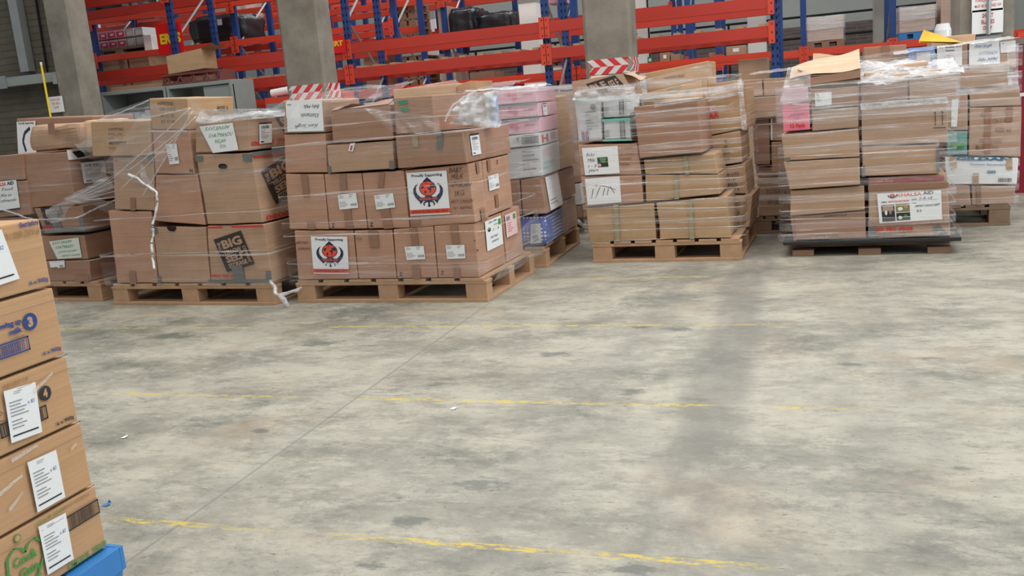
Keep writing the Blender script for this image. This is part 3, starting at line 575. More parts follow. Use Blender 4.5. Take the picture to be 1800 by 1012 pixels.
rack('pallet rack with red beams standing directly behind the concrete columns', 9.8, 10.7, XA, [(1.61, -99, 0, STEEL_R), (1.89, -99, 0, STEEL_R), (2.78, -99, 0, STEEL_R)], 0, slots=True, boards=(1.61,), post=(.078, .05))
rack('blue and light-brightened red pallet rack back to back with the front rack', 11.15, 12.1, [-.26 - PITCH * k for k in range(6)][::-1], [(1.40, -99, 0, STEEL_LIT), (2.22, -99, -5, STEEL_LIT), (2.74, -99, 0, STEEL_LIT)], 0, post=(.075, .06), bh=.03)
XC = [-12.4, -10.0, -7.6, -5.2, -3.35, -1.12, .02, 1.15, 3.3]
rack('pallet rack holding film wrapped goods across the second aisle', 13.5, 14.4, XC, [(1.45, -99, 9, STEEL_LIT), (2.12, -99, -4, STEEL_LIT), (2.75, -99, 9, STEEL_LIT)], 0, post=(.08, .06), bh=.04)
rack('blue and light-brightened red rack standing against the rear of the wrapped goods rack', 14.8, 15.7, [-12.6, -11.2, -9.9, -8.5, -7.15, -5.8, -4.45, -3.1, -1.9], [(1.5, -99, -1, STEEL_LIT), (2.35, -99, -1, STEEL_LIT), (3.2, -99, -1, STEEL_LIT)], 0, post=(.08, .06), bh=.03)
rack('far pallet rack with upright blue frames near the back wall', 17.6, 18.5, [-14.0 + 2.4 * k for k in range(6)], [(1.6, -99, 9, STEEL_LIT), (2.5, -99, 9, STEEL_LIT), (3.4, -99, 9, STEEL_LIT)], 0, post=(.09, .07))
# white-painted pillars among the racks
for (x0, x1), Y, lb in ((((-3.733,2.052),(-3.479,2.026),), 12.6, 'white painted pillar seen behind the middle of the front rack'), (((-0.809,1.958),(-0.535,1.929),), 15.2, 'white painted pillar behind the cartons at the end post of the rack'),
                        (((-6.740,2.103),(-6.411,2.072),), 16.2, 'half white pillar beside the stored wooden pallets'), (((1.037,1.768),(1.290,1.742),), 15.2, 'plain grey pillar beside a blue rack post'), (((-2.575,1.695),(-2.416,1.680),), 15.4, 'slim white pillar by the green exit sign')):
    m = MB(); z = 2.75 if Y > 13 else 2.45; a, b = x0[0], x1[0]; gm = GREYP if 'grey' in lb else WHITEP
    m.box(a, b, Y, Y + .35, 0, z, gm); m.box(a + .004, b - .004, Y + .004, Y + .346, z, 6, GREYP); tag(m.build('pillar'), lb, kind='structure')
(ex, ez), (ex2, ez2) = ((-2.347,1.663),(-2.270,1.567),)
m = MB(); m.box(ex, ex2, 14.9, 14.92, ez2, ez, solid('exit_green', (24, 128, 76), .5)); m.box(ex + .02, ex + .06, 14.89, 14.9, ez2 + .02, ez - .03, WHITE); m.tube([((ex + ex2) / 2, 14.93, ez2), ((ex + ex2) / 2, 14.93, 6)], .015, HOLE, 6); prop('exit_sign', 'small green exit sign with a white figure', 'sign', m)
# black guard rail before the back wall
m = MB()
for z in (1.9, 2.3): m.tube([(-9, 19.4, z), (3, 19.4, z)], .025, HOLE, 6)
for k in range(7): m.tube([(-8.6 + k * 1.8, 19.4, 0), (-8.6 + k * 1.8, 19.4, 2.3)], .025, HOLE, 6)
prop('guard_rail', 'black tubular guard rail in front of the back wall', 'railing', m)

# ---------------------------------------------------------------- signs hung on the racks
def hang(nm, label, rect, Y, text, tq, **k): return notice(nm, label, rect, Y, [('T', text, tq, YELPAINT, 2)], REDSIGN)
hang('bay_sign', 'red sign with yellow letters partly hidden by a blue rack post', ((-7.623,2.434),(-7.246,2.069),), 9.87, 'ERTS', (.12, .32, .93, .66))
hang('bay_sign', 'red sign with yellow letters cut off by the taped concrete column', ((-5.292,2.044),(-4.974,1.848),), 9.7, 'EXPERT', (.0, .3, .95, .6))

# ---------------------------------------------------------------- steel cupboards behind the cartons
def cupboard(x0, x1, Y, dep, ztop, label, nb, door=None):
    root = empty('steel_cupboard', ((x0 + x1) / 2, Y, 0), 0, label, 'cupboard'); hw = (x1 - x0) / 2; t = .03
    m = MB(); m.box(-hw, hw, dep - t, dep, 0, ztop, CAB); m.box(-hw, -hw + t, 0, dep - t, 0, ztop, CAB); m.box(hw - t, hw, 0, dep - t, 0, ztop, CAB); m.box(-hw + t, hw - t, 0, dep - t, ztop - .04, ztop, CAB); m.box(-hw + t, hw - t, 0, dep - t, 0, .06, CAB); m.build('cupboard_carcass', root, bevel=.003)
    for z in (.45, .83, 1.12): m = MB(); m.box(-hw + t, hw - t, .02, dep - t, z, z + .02, CAB); m.build('shelf', root)
    if door: m = MB(); m.box(door[0] * 2 * hw - hw, door[1] * 2 * hw - hw, .03, .05, .07, ztop - .05, CAB); m.build('sliding_door', root)
    return root
(c0, ct), (c1, _), (c2, _) = ((-7.855,1.642),(-6.941,1.643),(-6.068,1.631),)
cupboard(c0, c1 - .01, 9.0, .45, ct, 'open grey steel cupboard filled with upright binders', 9)
cupboard(c1 + .01, c2, 9.0, .45, ct, 'grey steel cupboard with half closed sliding door below the tilted open carton', 0, (.55, 1))
LB = ('pale binder standing in the open steel cupboard')
for k in range(9):
    m = MB(); x = c0 + .07 + k * .082; h = .235 + .02 * math.sin(k * 2.3)
    m.hexa(((x, 9.03, 1.14), (x + .066, 9.03, 1.14), (x + .066, 9.28, 1.14), (x, 9.28, 1.14), (x + .012 * (k % 3), 9.03, 1.14 + h), (x + .066 + .012 * (k % 3), 9.03, 1.14 + h), (x + .066 + .012 * (k % 3), 9.28, 1.14 + h), (x + .012 * (k % 3), 9.28, 1.14 + h)), solid('binder_grey', (170, 176, 184), .5))
    m.box(x + .015, x + .05, 9.026, 9.03, 1.22, 1.3, WHITE); tag(m.build('lever_arch_file'), LB, 'file', 'files in the steel cupboard')

def crate_w(F_rect, Y, d, mat, label, cat='box', nm='cardboard_box', group=None, front=(), parts=(), bulge=.006):
    """carton standing square to the racks, its front given by two world corners (x, z)"""
    (x0, z0), (x1, z1) = F_rect; lo, hi = min(z0, z1), max(z0, z1); FR['_w'] = (0, 0, 0)
    return carton('_w', ((x0, hi), (x1, hi), (x1, lo), (x0, lo)), Y, d, mat, label, front=front, parts=parts, cat=cat, name=nm, group=group, bulge=bulge)
# crate and tilted open carton on the cupboards
(q0, q1), (q2, q3) = ((-6.999,1.667),(-6.236,1.727),)
m = MB(); zt = ct + .005
for z in (zt, zt + .1): m.box(q0, q2, 9.03, 9.05, z, z + .02, MAROON); m.box(q0, q2, 9.36, 9.38, z, z + .02, MAROON)
m.box(q0, q0 + .02, 9.05, 9.36, zt, zt + .12, MAROON); m.box(q2 - .02, q2, 9.05, 9.36, zt, zt + .12, MAROON); m.box(q0 + .02, q2 - .02, 9.05, 9.36, zt, zt + .01, MAROON)
for k in range(9): x = q0 + .02 + (q2 - q0 - .06) * k / 8; m.hexa(((x, 9.03, zt + .02), (x + .02, 9.03, zt + .02), (x + .02, 9.045, zt + .02), (x, 9.045, zt + .02), (x + .05 * (-1) ** k, 9.03, zt + .1), (x + .02 + .05 * (-1) ** k, 9.03, zt + .1), (x + .02 + .05 * (-1) ** k, 9.045, zt + .1), (x + .05 * (-1) ** k, 9.045, zt + .1)), MAROON)
prop('plastic_crate', 'maroon lattice plastic crate on top of the steel cupboards', 'crate', m)
FR['_c'] = (q0 - .02, 8.95, 9)
open_carton('_c', ((.12, .2), (.56, .25), (.56, .03), (.12, .0)), .1, .34, 'y', 'tilted open cardboard carton on the maroon crate', {'R': (.15, 15), 'B': (.05, 60)})
for o in C.objects:
    if o.get('label') == 'tilted open cardboard carton on the maroon crate': o.location.z = zt + .125; o.rotation_euler = (0, 0, math.radians(9))
# brown flat sheet on the first cupboard, roll on the second rack shelf
m = MB(); m.box(c0 + .12, c1 + .05, 9.05, 9.4, ct + .003, ct + .05, K_DRK); prop('cardboard_sheet', 'flattened brown cardboard lying on the cupboard of binders', 'cardboard', m)
(rx, rz), (rx2, rz2) = ((-5.936,1.467),(-5.545,1.498),)
m = MB(); m.tube([(rx, 9.6, rz), (rx2 + .2, 9.65, rz2 + .02)], .045, WHITE, 14); prop('plastic_roll', 'white roll lying behind the taped column beside the cupboards', 'roll', m)
m = MB(); m.box(rx - .02, rx2 + .6, 9.46, 9.75, 0, rz - .05, STEEL_LIT); m.box(rx, rx2 + .55, 9.45, 9.46, .1, rz - .12, CAB); prop('work_bench', 'low orange bench carrying the white roll', 'bench', m)

# ---------------------------------------------------------------- goods on the racks
def shelf_z(z): return z + .056
def goods(px, Y, z, d, mat, label, **k):
    (x0, a), (x1, b) = px; return crate_w(((x0, z), (x1, max(a, b))), Y, d, mat, label, **k)
zB0, zB1, zB2 = 1.457, 2.277, 2.797
goods(((-9.663,2.294),(-9.231,2.150),), 11.2, zB0, .7, 'g', 'wrapped tall brown carton on the lower shelf near the pink packs', parts=[('packing_tape', 'F', (.72, 0, .86, 1), TAPE_B, ())])
goods(((-9.190,2.257),(-8.844,2.114),), 11.2, zB0, .7, 't', 'wrapped brown carton with creased corner beside a blue post')
goods(((-8.637,2.079),(-8.215,1.978),), 11.25, zB0, .6, 'd', 'dark carton on the lower shelf beneath the red sign')
PKZ = [zB1, zB1 + .1]
for r in range(2):
    for k in range(6):
        px = 157 + k * 15.5; (x0, _), (x1, _) = ((-9.868,2.451),(-9.713,2.436),); dxp = (x1 - x0)
        xx = x0 + dxp * k; pinkish = k < 4
        crate_w(((xx, zB1 + .1 + r * .13), (xx + dxp - .012, zB1 + .1 + r * .13 + .12)), 11.3, .4, PINK_P if pinkish else PACK, 'pink and white printed pack on the upper rack shelf' if pinkish else 'pale grey carton stacked beside the pink packs', group='pink packs on the rack' if pinkish else 'grey cartons beside the pink packs', nm='product_pack', cat='pack', front=[('R', (.08, .25, .92, .85), solid('pack_red', (206, 60, 90), .4)), ('R', (.3, .4, .7, .6), WHITE)] if pinkish else [('F', (.1, .1, .9, .9), GREYINK, .03)])
FR['_w'] = (0, 0, 0)
FR['SP'] = (-9.95, 11.25, 0); pallet('SP', 0, 1.15, .8, 'small wooden pallet under the pink packs on the rack', WOOD_D, h=.1, group=None)
for o in C.objects:
    if o.get('label') == 'small wooden pallet under the pink packs on the rack': o.location.z = zB1
goods(((-8.886,2.495),(-8.749,2.302),), 11.2, zB1, .5, WHITEP, 'white box beside the grey cartons on the upper shelf')
def tarp(rect, Y, d, mat, label, seed, nm='covered_goods', cat='covered goods'):
    (x0, z0), (x1, z1) = rect; mb = MB(); bm = bmesh.new(); bmesh.ops.create_cube(bm, size=1); bmesh.ops.bevel(bm, geom=list(bm.edges), offset=.13, segments=3, affect='EDGES'); bmesh.ops.subdivide_edges(bm, edges=[e for e in bm.edges if e.calc_length() > .2], cuts=6, use_grid_fill=True)
    for v in bm.verts:
        n = noise.noise(v.co * 4 + Vector((seed, 0, 0))) * .07; v.co = Vector((v.co.x * (1 + n), v.co.y * (1 + n), v.co.z + (n if v.co.z > -.3 else 0)))
        v.co.z = max(v.co.z, -.5); v.co = Vector(((v.co.x + .5) * (x1 - x0) + x0, (v.co.y + .5) * d + Y, (v.co.z + .5) * (z1 - z0) + z0))
    bm.verts.ensure_lookup_table(); mb.add([v.co for v in bm.verts], [[v.index for v in f.verts] for f in bm.faces], mat); bm.free(); return tag(mb.build(nm, smooth=True), label, cat)
BAGM = solid('black_bag', (34, 36, 40), .35, var=.3, scale=10, bump=.4, spec=.6)
a, b = ((-8.181,2.675),(-7.301,2.627),); o = tarp(((a[0], zB1), (b[0], max(a[1], b[1]) - .02)), 11.25, .7, BAGM, 'load under a black sheet on the upper shelf with a small white tag', 3)
m = MB(); m.box(a[0] + .55, a[0] + .62, 11.2, 11.21, 2.5, 2.58, WHITE); m.build('tag', o)
a, b = ((-9.813,3.244),(-9.065,3.236),); tarp(((a[0], zB2), (b[0], zB2 + .35)), 11.25, .7, BAGM, 'dark covered load at the very top of the end bay', 5)
a, b = ((-9.463,3.205),(-8.761,3.425),); tarp(((a[0], 2.81), (b[0], 3.4)), 13.6, .7, WRAPPED, 'white wrapped load high on the second aisle rack', 6)
for i, (x, lb) in enumerate(((((-5.766,2.597),)[0][0], 'tall pile of empty pallets'), (((-5.565,2.576),)[0][0], 'second pile of empty pallets'))): pass
def pallet_pile(F, u0, u1, d, z0, n, label, grp):
    for k in range(n):
        pr = MB(); a = fr(F)[3]; w2 = (u1 - u0) / 2; h = .115
        pr.box(-w2, w2, 0, .09, 0, .018, WOOD_R); pr.box(-w2, w2, d - .09, d, 0, .018, WOOD_R)
        for x in (-w2, -.06, w2 - .12): pr.box(x, x + .12, 0, .09, .018, h - .02, WOOD_R); pr.box(x, x + .12, d - .09, d, .018, h - .02, WOOD_R)
        for i in range(5): c = -w2 + (i + .5) * 2 * w2 / 5; pr.box(c - w2 / 6.5, c + w2 / 6.5, 0, d, h - .02, h, WOOD_R)
        tag(pr.build('wooden_pallet', loc=wpt(F, (u0 + u1) / 2 + random.uniform(-.01, .01), 0, z0 + k * (h + .003)), rz=a), label, 'pallet', grp)
(sx0, _), (sx1, _) = ((-6.115,2.506),(-5.685,2.462),)
FR['S1'] = (sx0, 13.56, 0); pallet_pile('S1', 0, sx1 - sx0, .6, 2.178, 5, 'reddish empty pallet piled on the upper shelf behind the front rack', 'empty pallets on the upper rack shelf')
(sx0, _), (sx1, _) = ((-6.032,1.805),(-5.599,1.766),)
FR['S2'] = (sx0, 13.56, 0); pallet_pile('S2', 0, sx1 - sx0, .6, 1.508, 4, 'reddish empty pallet piled on the shelf below the others', 'empty pallets on the lower rack shelf')
goods(((-6.650,2.065),(-6.297,2.006),), 13.56, 1.508, .6, 'd', 'dark brown carton beside the stored empty pallets')
goods(((-5.368,1.961),(-5.109,1.894),), 13.56, 1.508, .6, WRAPPED, 'wrapped goods with pale film right behind the thin blue posts')
goods(((-5.322,2.663),(-5.157,2.620),), 13.56, 2.178, .6, WRAPPED, 'narrow wrapped stack beside the upper empty pallets')
a, b = ((-4.734,2.656),(-4.107,2.620),); tarp(((a[0], 2.178), (b[0], 2.5)), 13.6, .7, BAGM, 'low black bag of goods on the shelf behind the front rack', 9)
a, b = ((-5.211,2.658),(-4.717,2.638),); tarp(((a[0], 2.178), (b[0], 2.62)), 13.6, .7, BAGM, 'tall black bag with a white notice on the shelf', 12)
goods(((-3.575,2.508),(-3.312,2.471),), 13.56, 2.81, .4, PINK_P, 'red and white pack high above the white pillar')
for pxs, lb, mt, tz in (((1160, 93, 1175), 'small carton with white label near the exit sign', 'd', 0), ((1177, 91, 1188), 'small tall carton next to the pair near the exit sign', 'd', 0), ((1275, 83, 1312), 'carton with a white label beside the double blue posts', 't', 0), ((1247, 95, 1266), 'plain carton just before the double blue posts', 'd', 0), ((952, 115, 985), 'tan carton low on the rack beside the white pillar', 't', 0), ((860, 128, 890), 'brown carton low on the shelf beside the pink wrapped load', 'd', 0)):
    (x0, za), (x1, _) = ((-1.958,1.654),(-1.836,1.642),)
    d0 = {1160: ((-1.958,1.654),(-1.812,1.640),), 1177: ((-1.805,1.615),(-1.667,1.602),), 1275: ((-1.027,1.651),(-0.747,1.624),), 1247: ((-1.266,1.588),(-1.116,1.574),), 952: ((-3.740,1.615),(-3.231,1.586),), 860: ((-4.891,1.634),(-4.484,1.615),)}[pxs[0]]
    (x0, za), (x1, _) = d0; goods(((x0, za), (x1, za)), 13.56, 1.508, .5, mt, lb, front=[('R', (.35, .25, .65, .6), WHITE)] if 'white' in lb else ())
(x0, za), (x1, _) = ((-0.639,1.367),(-0.338,1.328),)
goods(((x0, .6), (x1, za)), 10.0, 0, .5, 't', 'carton stack end beside the last blue post of the front rack')
# wrapped pallets seen at the far end of the second aisle rack
def wrapped(rect, Y, z, label, mat, pmat=WOOD_R, tagc=True):
    (x0, _), (x1, zt) = rect; h = .09
    fk = 'W' + str(int(x0 * 100)); FR[fk] = (x0, Y, 0)
    pr = MB(); w2 = x1 - x0
    pr.box(0, w2, 0, .6, h - .02, h, pmat); pr.box(0, w2, 0, .6, 0, .015, pmat)
    for x in (0, w2 / 2 - .05, w2 - .1): pr.box(x, x + .1, 0, .6, .015, h - .02, pmat)
    tag(pr.build('wooden_pallet' if pmat is WOOD_R else 'plastic_pallet', loc=(x0, Y, z)), ('reddish wooden' if pmat is WOOD_R else 'blue plastic') + ' pallet under the ' + label, 'pallet')
    o = crate_w(((x0 + .005, z + h), (x1 - .005, zt)), Y + .01, .58, mat, label, nm='wrapped_load', cat='wrapped load', bulge=.012, parts=[('sticker', 'F', (.86, .04, .96, .16), YELPAINT, [('R', (.2, .3, .8, .5), INK)])])
    mb = MB(); ft = rounded(-.012, w2 + .012, -.015, .61); film_band(mb, fk, ft, z + h, zt + .01, mat=FILM_H, seed=int(x0 * 7)); film_band(mb, fk, ft, zt - .16, zt + .012, mat=FILM_C, seed=2)
    tag(mb.build('stretch_film', smooth=True), 'film round the ' + label, 'plastic wrap')
r1 = ((0.057,1.934),(0.544,1.912),); wrapped((r1[0], r1[1]), 13.5, 1.506, 'square wrapped load on the rack past the last front post', WRAPPED)
r2 = ((1.223,1.941),(1.676,1.920),); wrapped((r2[0], r2[1]), 13.5, 1.506, 'wrapped load on the rack nearest the concrete column with notices', WRAPPED, BLUEPL)
r3 = ((1.730,1.971),(1.890,2.060),); goods((r3[0], r3[1]), 13.5, 1.506, .5, WRAPPED, 'narrow wrapped stack beside the notices column')

# ================================================================ THE PALLET LOADS
RED_ = REDINK
def tp(face, *r, m=TAPE_B): return ('packing_tape', face, r if len(r) > 1 else r[0], m, ())
# ---------------------------------------------------------------- load with the grey taped storage cartons at its front (second from the blue pallet)
pallet('P2', -1.33, .0, .95, 'light pine pallet carrying the two large storage company cartons')
carton('P2', ((-1.2416,0.6494),(-0.8739,0.6289),(-0.9158,0.1316),(-1.2752,0.1331)), 0, .46, 'p', 'plain tall brown carton on the bottom row beside the torn hand hole', parts=[tp('F', (.35, .82, .5, 1.0))], bulge=.008)
carton('P2', ((-0.89,0.5281),(-0.4512,0.5155),(-0.4808,0.1109),(-0.91,0.1316)), 0, .46, 't', 'brown carton with a black hand hole at its top edge, bottom row', front=[('P', [(.29, .0), (.47, .0), (.46, .05), (.42, .085), (.33, .075), (.3, .04)], HOLE)], parts=[('grey_tape', 'F', (.0, .0, .1, .12), TAPE_G, ()), ('grey_tape', 'F', (.0, .86, .06, 1), TAPE_G, ())], bulge=.008)
carton('P2', ((-0.4427,0.5226),(0.0014,0.5203),(0.0031,0.113),(-0.4808,0.1109)), 0, .8, 't', 'storage company carton with dark slanted panel, on the bottom row above the pallet', front=[('R', (.02, .02, .28, .05), RED_), ('R', (.44, .02, .97, .05), RED_)] + panel_ops(((0.113,0.245),(0.593,0.102),(0.759,0.671),(0.294,0.808)), K_TAN) + [('T', '0800 783 4949', ((0.033,0.839),(0.489,0.861),(0.482,0.920),(0.027,0.899)), RED_, 1.5)],
       parts=[('grey_tape', 'F', ((0.359,0.687),(0.556,0.690),(0.576,0.980),(0.420,0.978)), TAPE_G, ()), ('grey_tape', 'F', ((-0.041,0.932),(1.009,0.942),(1.001,0.992),(0.001,0.992)), TAPE_G, ()), ('grey_tape', 'F', ((0.921,0.798),(1.014,0.791),(0.999,0.950),(0.908,0.949)), TAPE_G, ())], bulge=.008)
carton('P2', ((-1.1226,0.9951),(-0.7795,0.9833),(-0.8433,0.6278),(-1.1819,0.6484)), 0, .46, 't', 'tan carton with a small red mark under the wide faintly stencilled one', front=[('P', [(.1, .04), (.14, .09), (.06, .09)], RED_)], parts=[('grey_tape', 'F', (.88, .0, 1, .1), TAPE_G, ()), tp('F', (.42, .76, .54, 1))])
carton('P2', ((-0.7944,0.8658),(-0.4543,0.8488),(-0.4524,0.5192),(-0.8688,0.5613)), 0, .46, 'p', 'plain reddish brown carton in the middle, touched by the hanging film strand', bulge=.008)
carton('P2', ((-0.4486,0.9733),(-0.0197,0.9607),(-0.0068,0.5223),(-0.4427,0.5226)), 0, .82, 't', 'largest storage company carton with hand hole and panel on its flank', front=[('P', [(.39, .17), (.42, .145), (.5, .145), (.54, .165), (.54, .195), (.51, .215), (.43, .215), (.39, .2)], HOLE)],
       right=[('R', (.02, .05, .9, .085), RED_)] + panel_ops([(.08, .28), (.47, .08), (.6, .58), (.2, .78)], K_TAN, PANEL) + [('T', '0800 783 4949', (.05, .9, .95, .97), RED_, 1.5)],
       parts=[('grey_tape', 'F', (.0, .02, .13, .1), TAPE_G, ()), ('grey_tape', 'F', (.84, .02, 1, .12), TAPE_G, ()), ('grey_tape', 'R', (0, 0, 1, .06), TAPE_G, ()), ('grey_tape', 'R', (.42, 0, .56, .22), TAPE_G, ())], bulge=.01)
carton('P2', ((-1.2398,1.2342),(-0.7524,1.207),(-0.7888,0.9838),(-1.2755,1.006)), -.02, .4, 'y', 'wide tan carton with faint stencil lines overhanging the far corner of its load', front=[('T', 'SHOPFITTING', (.31, .2, .56, .27), MARK, .5, 1), ('T', 'PLA', (.31, .34, .55, .4), FAINT, .5, 1), ('T', 'CW', (.32, .46, .4, .52), MARK, .5), ('T', 'MADE IN CHINA', (.31, .57, .6, .66), MARK, .5, 1), ('T', 'FRAGILE', (.31, .73, .42, .79), FAINT, .5)])
carton('P2', ((-0.7602,1.1425),(-0.4665,1.1228),(-0.4761,0.8499),(-0.7944,0.8658)), 0, .42, 'p', 'brown carton with a torn pale shipping label below the stencilled top carton', front=[('T', 'N', (.9, .88, .97, .97), INK, 1)], parts=[('shipping_label', 'F', ((0.358,0.313),(0.645,0.300),(0.665,0.753),(0.416,0.778)), WHITE, shipping_ops()), ('red_tape', 'F', (.0, .0, .95, .04), WHITE, [('T', 'FRAGILE FRAGILE FRAGILE', (.02, .2, .98, .8), RED_, 1)])], name='cardboard_box')
carton('P2', ((-0.7489,1.3443),(-0.4401,1.3197),(-0.4662,1.1242),(-0.7654,1.1442)), .0, .45, 'y', 'stencilled tan carton on the very top of the load with the large storage carton', front=[('T', 'SHOPFITTING', (.22, .12, .62, .22), MARK, .5, 1), ('T', 'CW 12 PCS', (.28, .3, .68, .4), MARK, .5), ('T', '03 LC 20', (.28, .5, .64, .6), MARK, .5), ('T', 'XT 15 40', (.28, .68, .66, .78), MARK, .5)], right=[('T', 'MODEL A', (.62, .3, .86, .48), MARK, .5)])
carton('P2', ((-1.5142,1.2228),(-0.4586,1.1563),(-0.4926,0.8273),(-1.5939,0.8631)), .46, .4, 'd', 'wide brown carton in the hidden back row of the load with storage cartons', group=None)
carton('P2', ((-1.5939,0.8631),(-0.7212,0.8351),(-0.84,0.0808),(-1.7381,0.0872)), .48, .4, 'd', 'tall brown carton hidden at the back of the load with the storage cartons')
carton('P2', ((-0.4116,1.1541),(-0.0043,1.165),(-0.0315,0.9683),(-0.4473,0.9803)), 0, .75, 't', 'storage company carton with a torn handwritten sheet and a courier slip', front=[], right=panel_ops([(.35, .0), (1, -.0), (1, .5), (.55, .75)], K_TAN, PANEL)[:1] + [('T', 'STORAGE', ((.4, .05), (.95, .02), (.98, .3), (.5, .45)), K_TAN, 1.5), ('T', '0800 783 4949', (.03, .72, .95, .86), RED_, 1.5)],
       parts=[('handwritten_sheet', 'F', ((0.086,0.078),(0.712,0.089),(0.812,0.944),(0.342,1.020)), WHITE, [('T', 'RAVI SINGH', (.08, .06, .8, .2), GREENINK, 0, 3), ('T', 'KHATMANDU', (.12, .32, .88, .46), GREENINK, 0, 2), ('T', 'NIGAH', (.25, .54, .6, .68), GREENINK, 0, 3), ('T', 'SON', (.36, .74, .56, .86), GREENINK, 0, 2)], 'white sheet with green handwriting'),
              ('courier_slip', 'R', (.13, .16, .3, .82), WHITE, courier_ops())])
m = MB(); fo_ = rounded(-1.37, .03, -.035, .97)
for z0, z1, sl, mt in ((.33, .34, -.03, FILM_C), (.36, .362, .04, FILM_C), (.98, 1.0, .1, FILM), (1.06, 1.14, -.1, FILM), (.6, .605, .05, FILM_C), (.14, .3, .0, FILM), (.75, .9, .1, FILM)): film_band(m, 'P2', fo_, z0, z1, sl, mt, seed=int(z0 * 100), wob=.006)
def wq(F, v, q): return [wpt(F, u, v, z) for u, z in q]
rope(m, wq('P2', -.06, ((-0.9503,0.8759),(-0.8482,0.8235),(-0.7407,0.7568),(-0.7426,0.7022))) + wq('P2', -.06, ((-0.7828,0.6193),(-0.8251,0.5281),(-0.8528,0.4168),(-0.8674,0.323))) + wq('P2', -.07, ((-0.8528,0.2567),(-0.86,0.2681),(-0.8583,0.253),(-0.8474,0.2831)))[:1], .008, WHITE, n=8)
sheet(m, wq('P2', -.05, ((-0.8674,0.9327),(-0.8242,0.9376),(-0.7577,0.7636),(-0.7985,0.7471))), 6, 14, .03, FILM_W, 3)
sheet(m, [wpt('P2', -1.1, -.06, 1.13), wpt('P2', -.78, .1, 1.27), wpt('P2', -.6, -.06, 1.0), wpt('P2', -1.3, -.06, .9)], 14, 10, .02, FILM, 5)
sheet(m, wq('P2', .0, ((-0.3635,1.2446),(0.2616,1.2042),(0.2543,1.1581),(-0.4028,1.1535))), 24, 8, .03, FILM_X, 7)
sheet(m, [wpt('P2', -.42, .3, 1.2), wpt('P2', .05, .35, 1.2), wpt('P2', .05, .0, 1.185), wpt('P2', -.42, .0, 1.15)], 20, 12, .02, FILM_X, 9)
sheet(m, wq('P2', -.05, ((-0.3887,1.3032),(-0.3092,1.2628),(-0.3456,1.1625),(-0.3871,1.2206))), 8, 8, .03, FILM_H, 8)
rope(m, [wpt('P2', .02, -.03, .16), wpt('P2', .1, -.1, .1), wpt('P2', .14, -.06, .02), wpt('P2', .06, .0, .07), wpt('P2', .16, .1, .1)], .012, FILM_C, n=8)
finish_film(m, 'P2', 'clear stretch film with a white hanging strand round the load with storage company cartons')

# ---------------------------------------------------------------- load with the two emblem posters
pallet('P3', -1.30, .0, .88, 'clean pine pallet under the load with the two emblem posters')
SHP = lambda q, ops=None: ('shipping_label', 'F', q, WHITE, ops or shipping_ops())
carton('P3', ((-1.2582,0.4631),(-0.8385,0.4499),(-0.8427,0.1134),(-1.2775,0.1253)), 0, .44, 'p', 'carton with an emblem poster on the bottom row at the pallet end', front=[('T', 'BABY MILK', (.02, .22, .22, .27), MARK, 0, 2), ('T', 'NEWBORN', (.04, .34, .24, .39), MARK, 0, 2)], parts=[('emblem_poster', 'F', ((0.291,0.119),(0.899,0.128),(0.866,0.884),(0.284,0.869)), WHITE, emblem_ops(), 'white poster with orange globe and navy blades')])
carton('P3', ((-0.8366,0.4498),(-0.5742,0.4467),(-0.5788,0.1106),(-0.8427,0.1134)), 0, .44, 'p', 'bottom row carton with a single strip of tape between poster and label cartons', front=[('T', 'HAND', (.02, .14, .2, .2), FAINT, 0, 2)], parts=[tp('F', ((0.384,0.011),(0.634,0.015),(0.630,0.356),(0.394,0.353)))])
carton('P3', ((-0.5723,0.4501),(-0.3017,0.46),(-0.3074,0.1078),(-0.5788,0.1106)), 0, .44, 'p', 'bottom row carton with a shipping label and an upright tape strip above it', front=[('T', 'Z', ((0.083,0.867),(0.155,0.867),(0.146,0.939),(0.074,0.938)), INK, 1)], parts=[tp('F', ((0.420,0.022),(0.600,0.022),(0.610,0.386),(0.459,0.381))), SHP(((0.271,0.364),(0.735,0.370),(0.745,0.620),(0.294,0.626))), tp('F', ((0.400,0.738),(0.595,0.731),(0.590,1.000),(0.409,1.000)))])
carton('P3', ((-0.3017,0.46),(-0.0399,0.4678),(-0.0396,0.1152),(-0.3074,0.1078)), 0, .45, 'p', 'corner carton of the bottom row with a white sheet on its flank', front=[('T', 'Z', ((0.094,0.859),(0.163,0.861),(0.155,0.928),(0.086,0.926)), INK, 1), ('O', (.97, .32, .015, .012), INK)], right=[('O', (.02, .5, .02, .015), INK)], parts=[tp('F', ((0.398,-0.005),(0.591,-0.005),(0.598,0.370),(0.432,0.373))), SHP(((0.266,0.375),(0.719,0.384),(0.714,0.632),(0.275,0.635))), tp('F', ((0.384,0.754),(0.549,0.750),(0.558,0.997),(0.407,1.002))),
       ('handwritten_sheet', 'R', (.33, .05, .93, .6), WHITE, [('T', 'Baby Milk', (.2, .05, .7, .14), INK, 0, 2), ('T', 'Growing', (.5, .18, .85, .26), INK, 0, 2), ('O', (.22, .32, .1, .07), PANEL), ('R', (.8, .08, .96, .28), GREENINK), ('T', '1 - 4', (.45, .32, .8, .42), INK, 0, 2), ('T', 'FIRST MILK', (.25, .56, .7, .64), INK, 0, 2), ('T', 'NEWBORN', (.3, .72, .7, .79), INK, 0, 2)], 'white sheet with black handwriting')])
carton('P3', ((-.5, .468), (-.04, .468), (-.035, .15), (-.5, .15)), .46, .33, 'p', 'rear corner carton of the bottom row with a film covered pink sheet', parts=[('printed_sheet', 'R', (.08, .08, .7, .52), solid('sheet_pinkish', (226, 196, 196), .5), [('R', (.1, .1, .4, .28), GREYINK), ('R', (.7, .08, .9, .3), GREENINK), ('L', (.15, .4, .85, .85), RED_, 5)])])
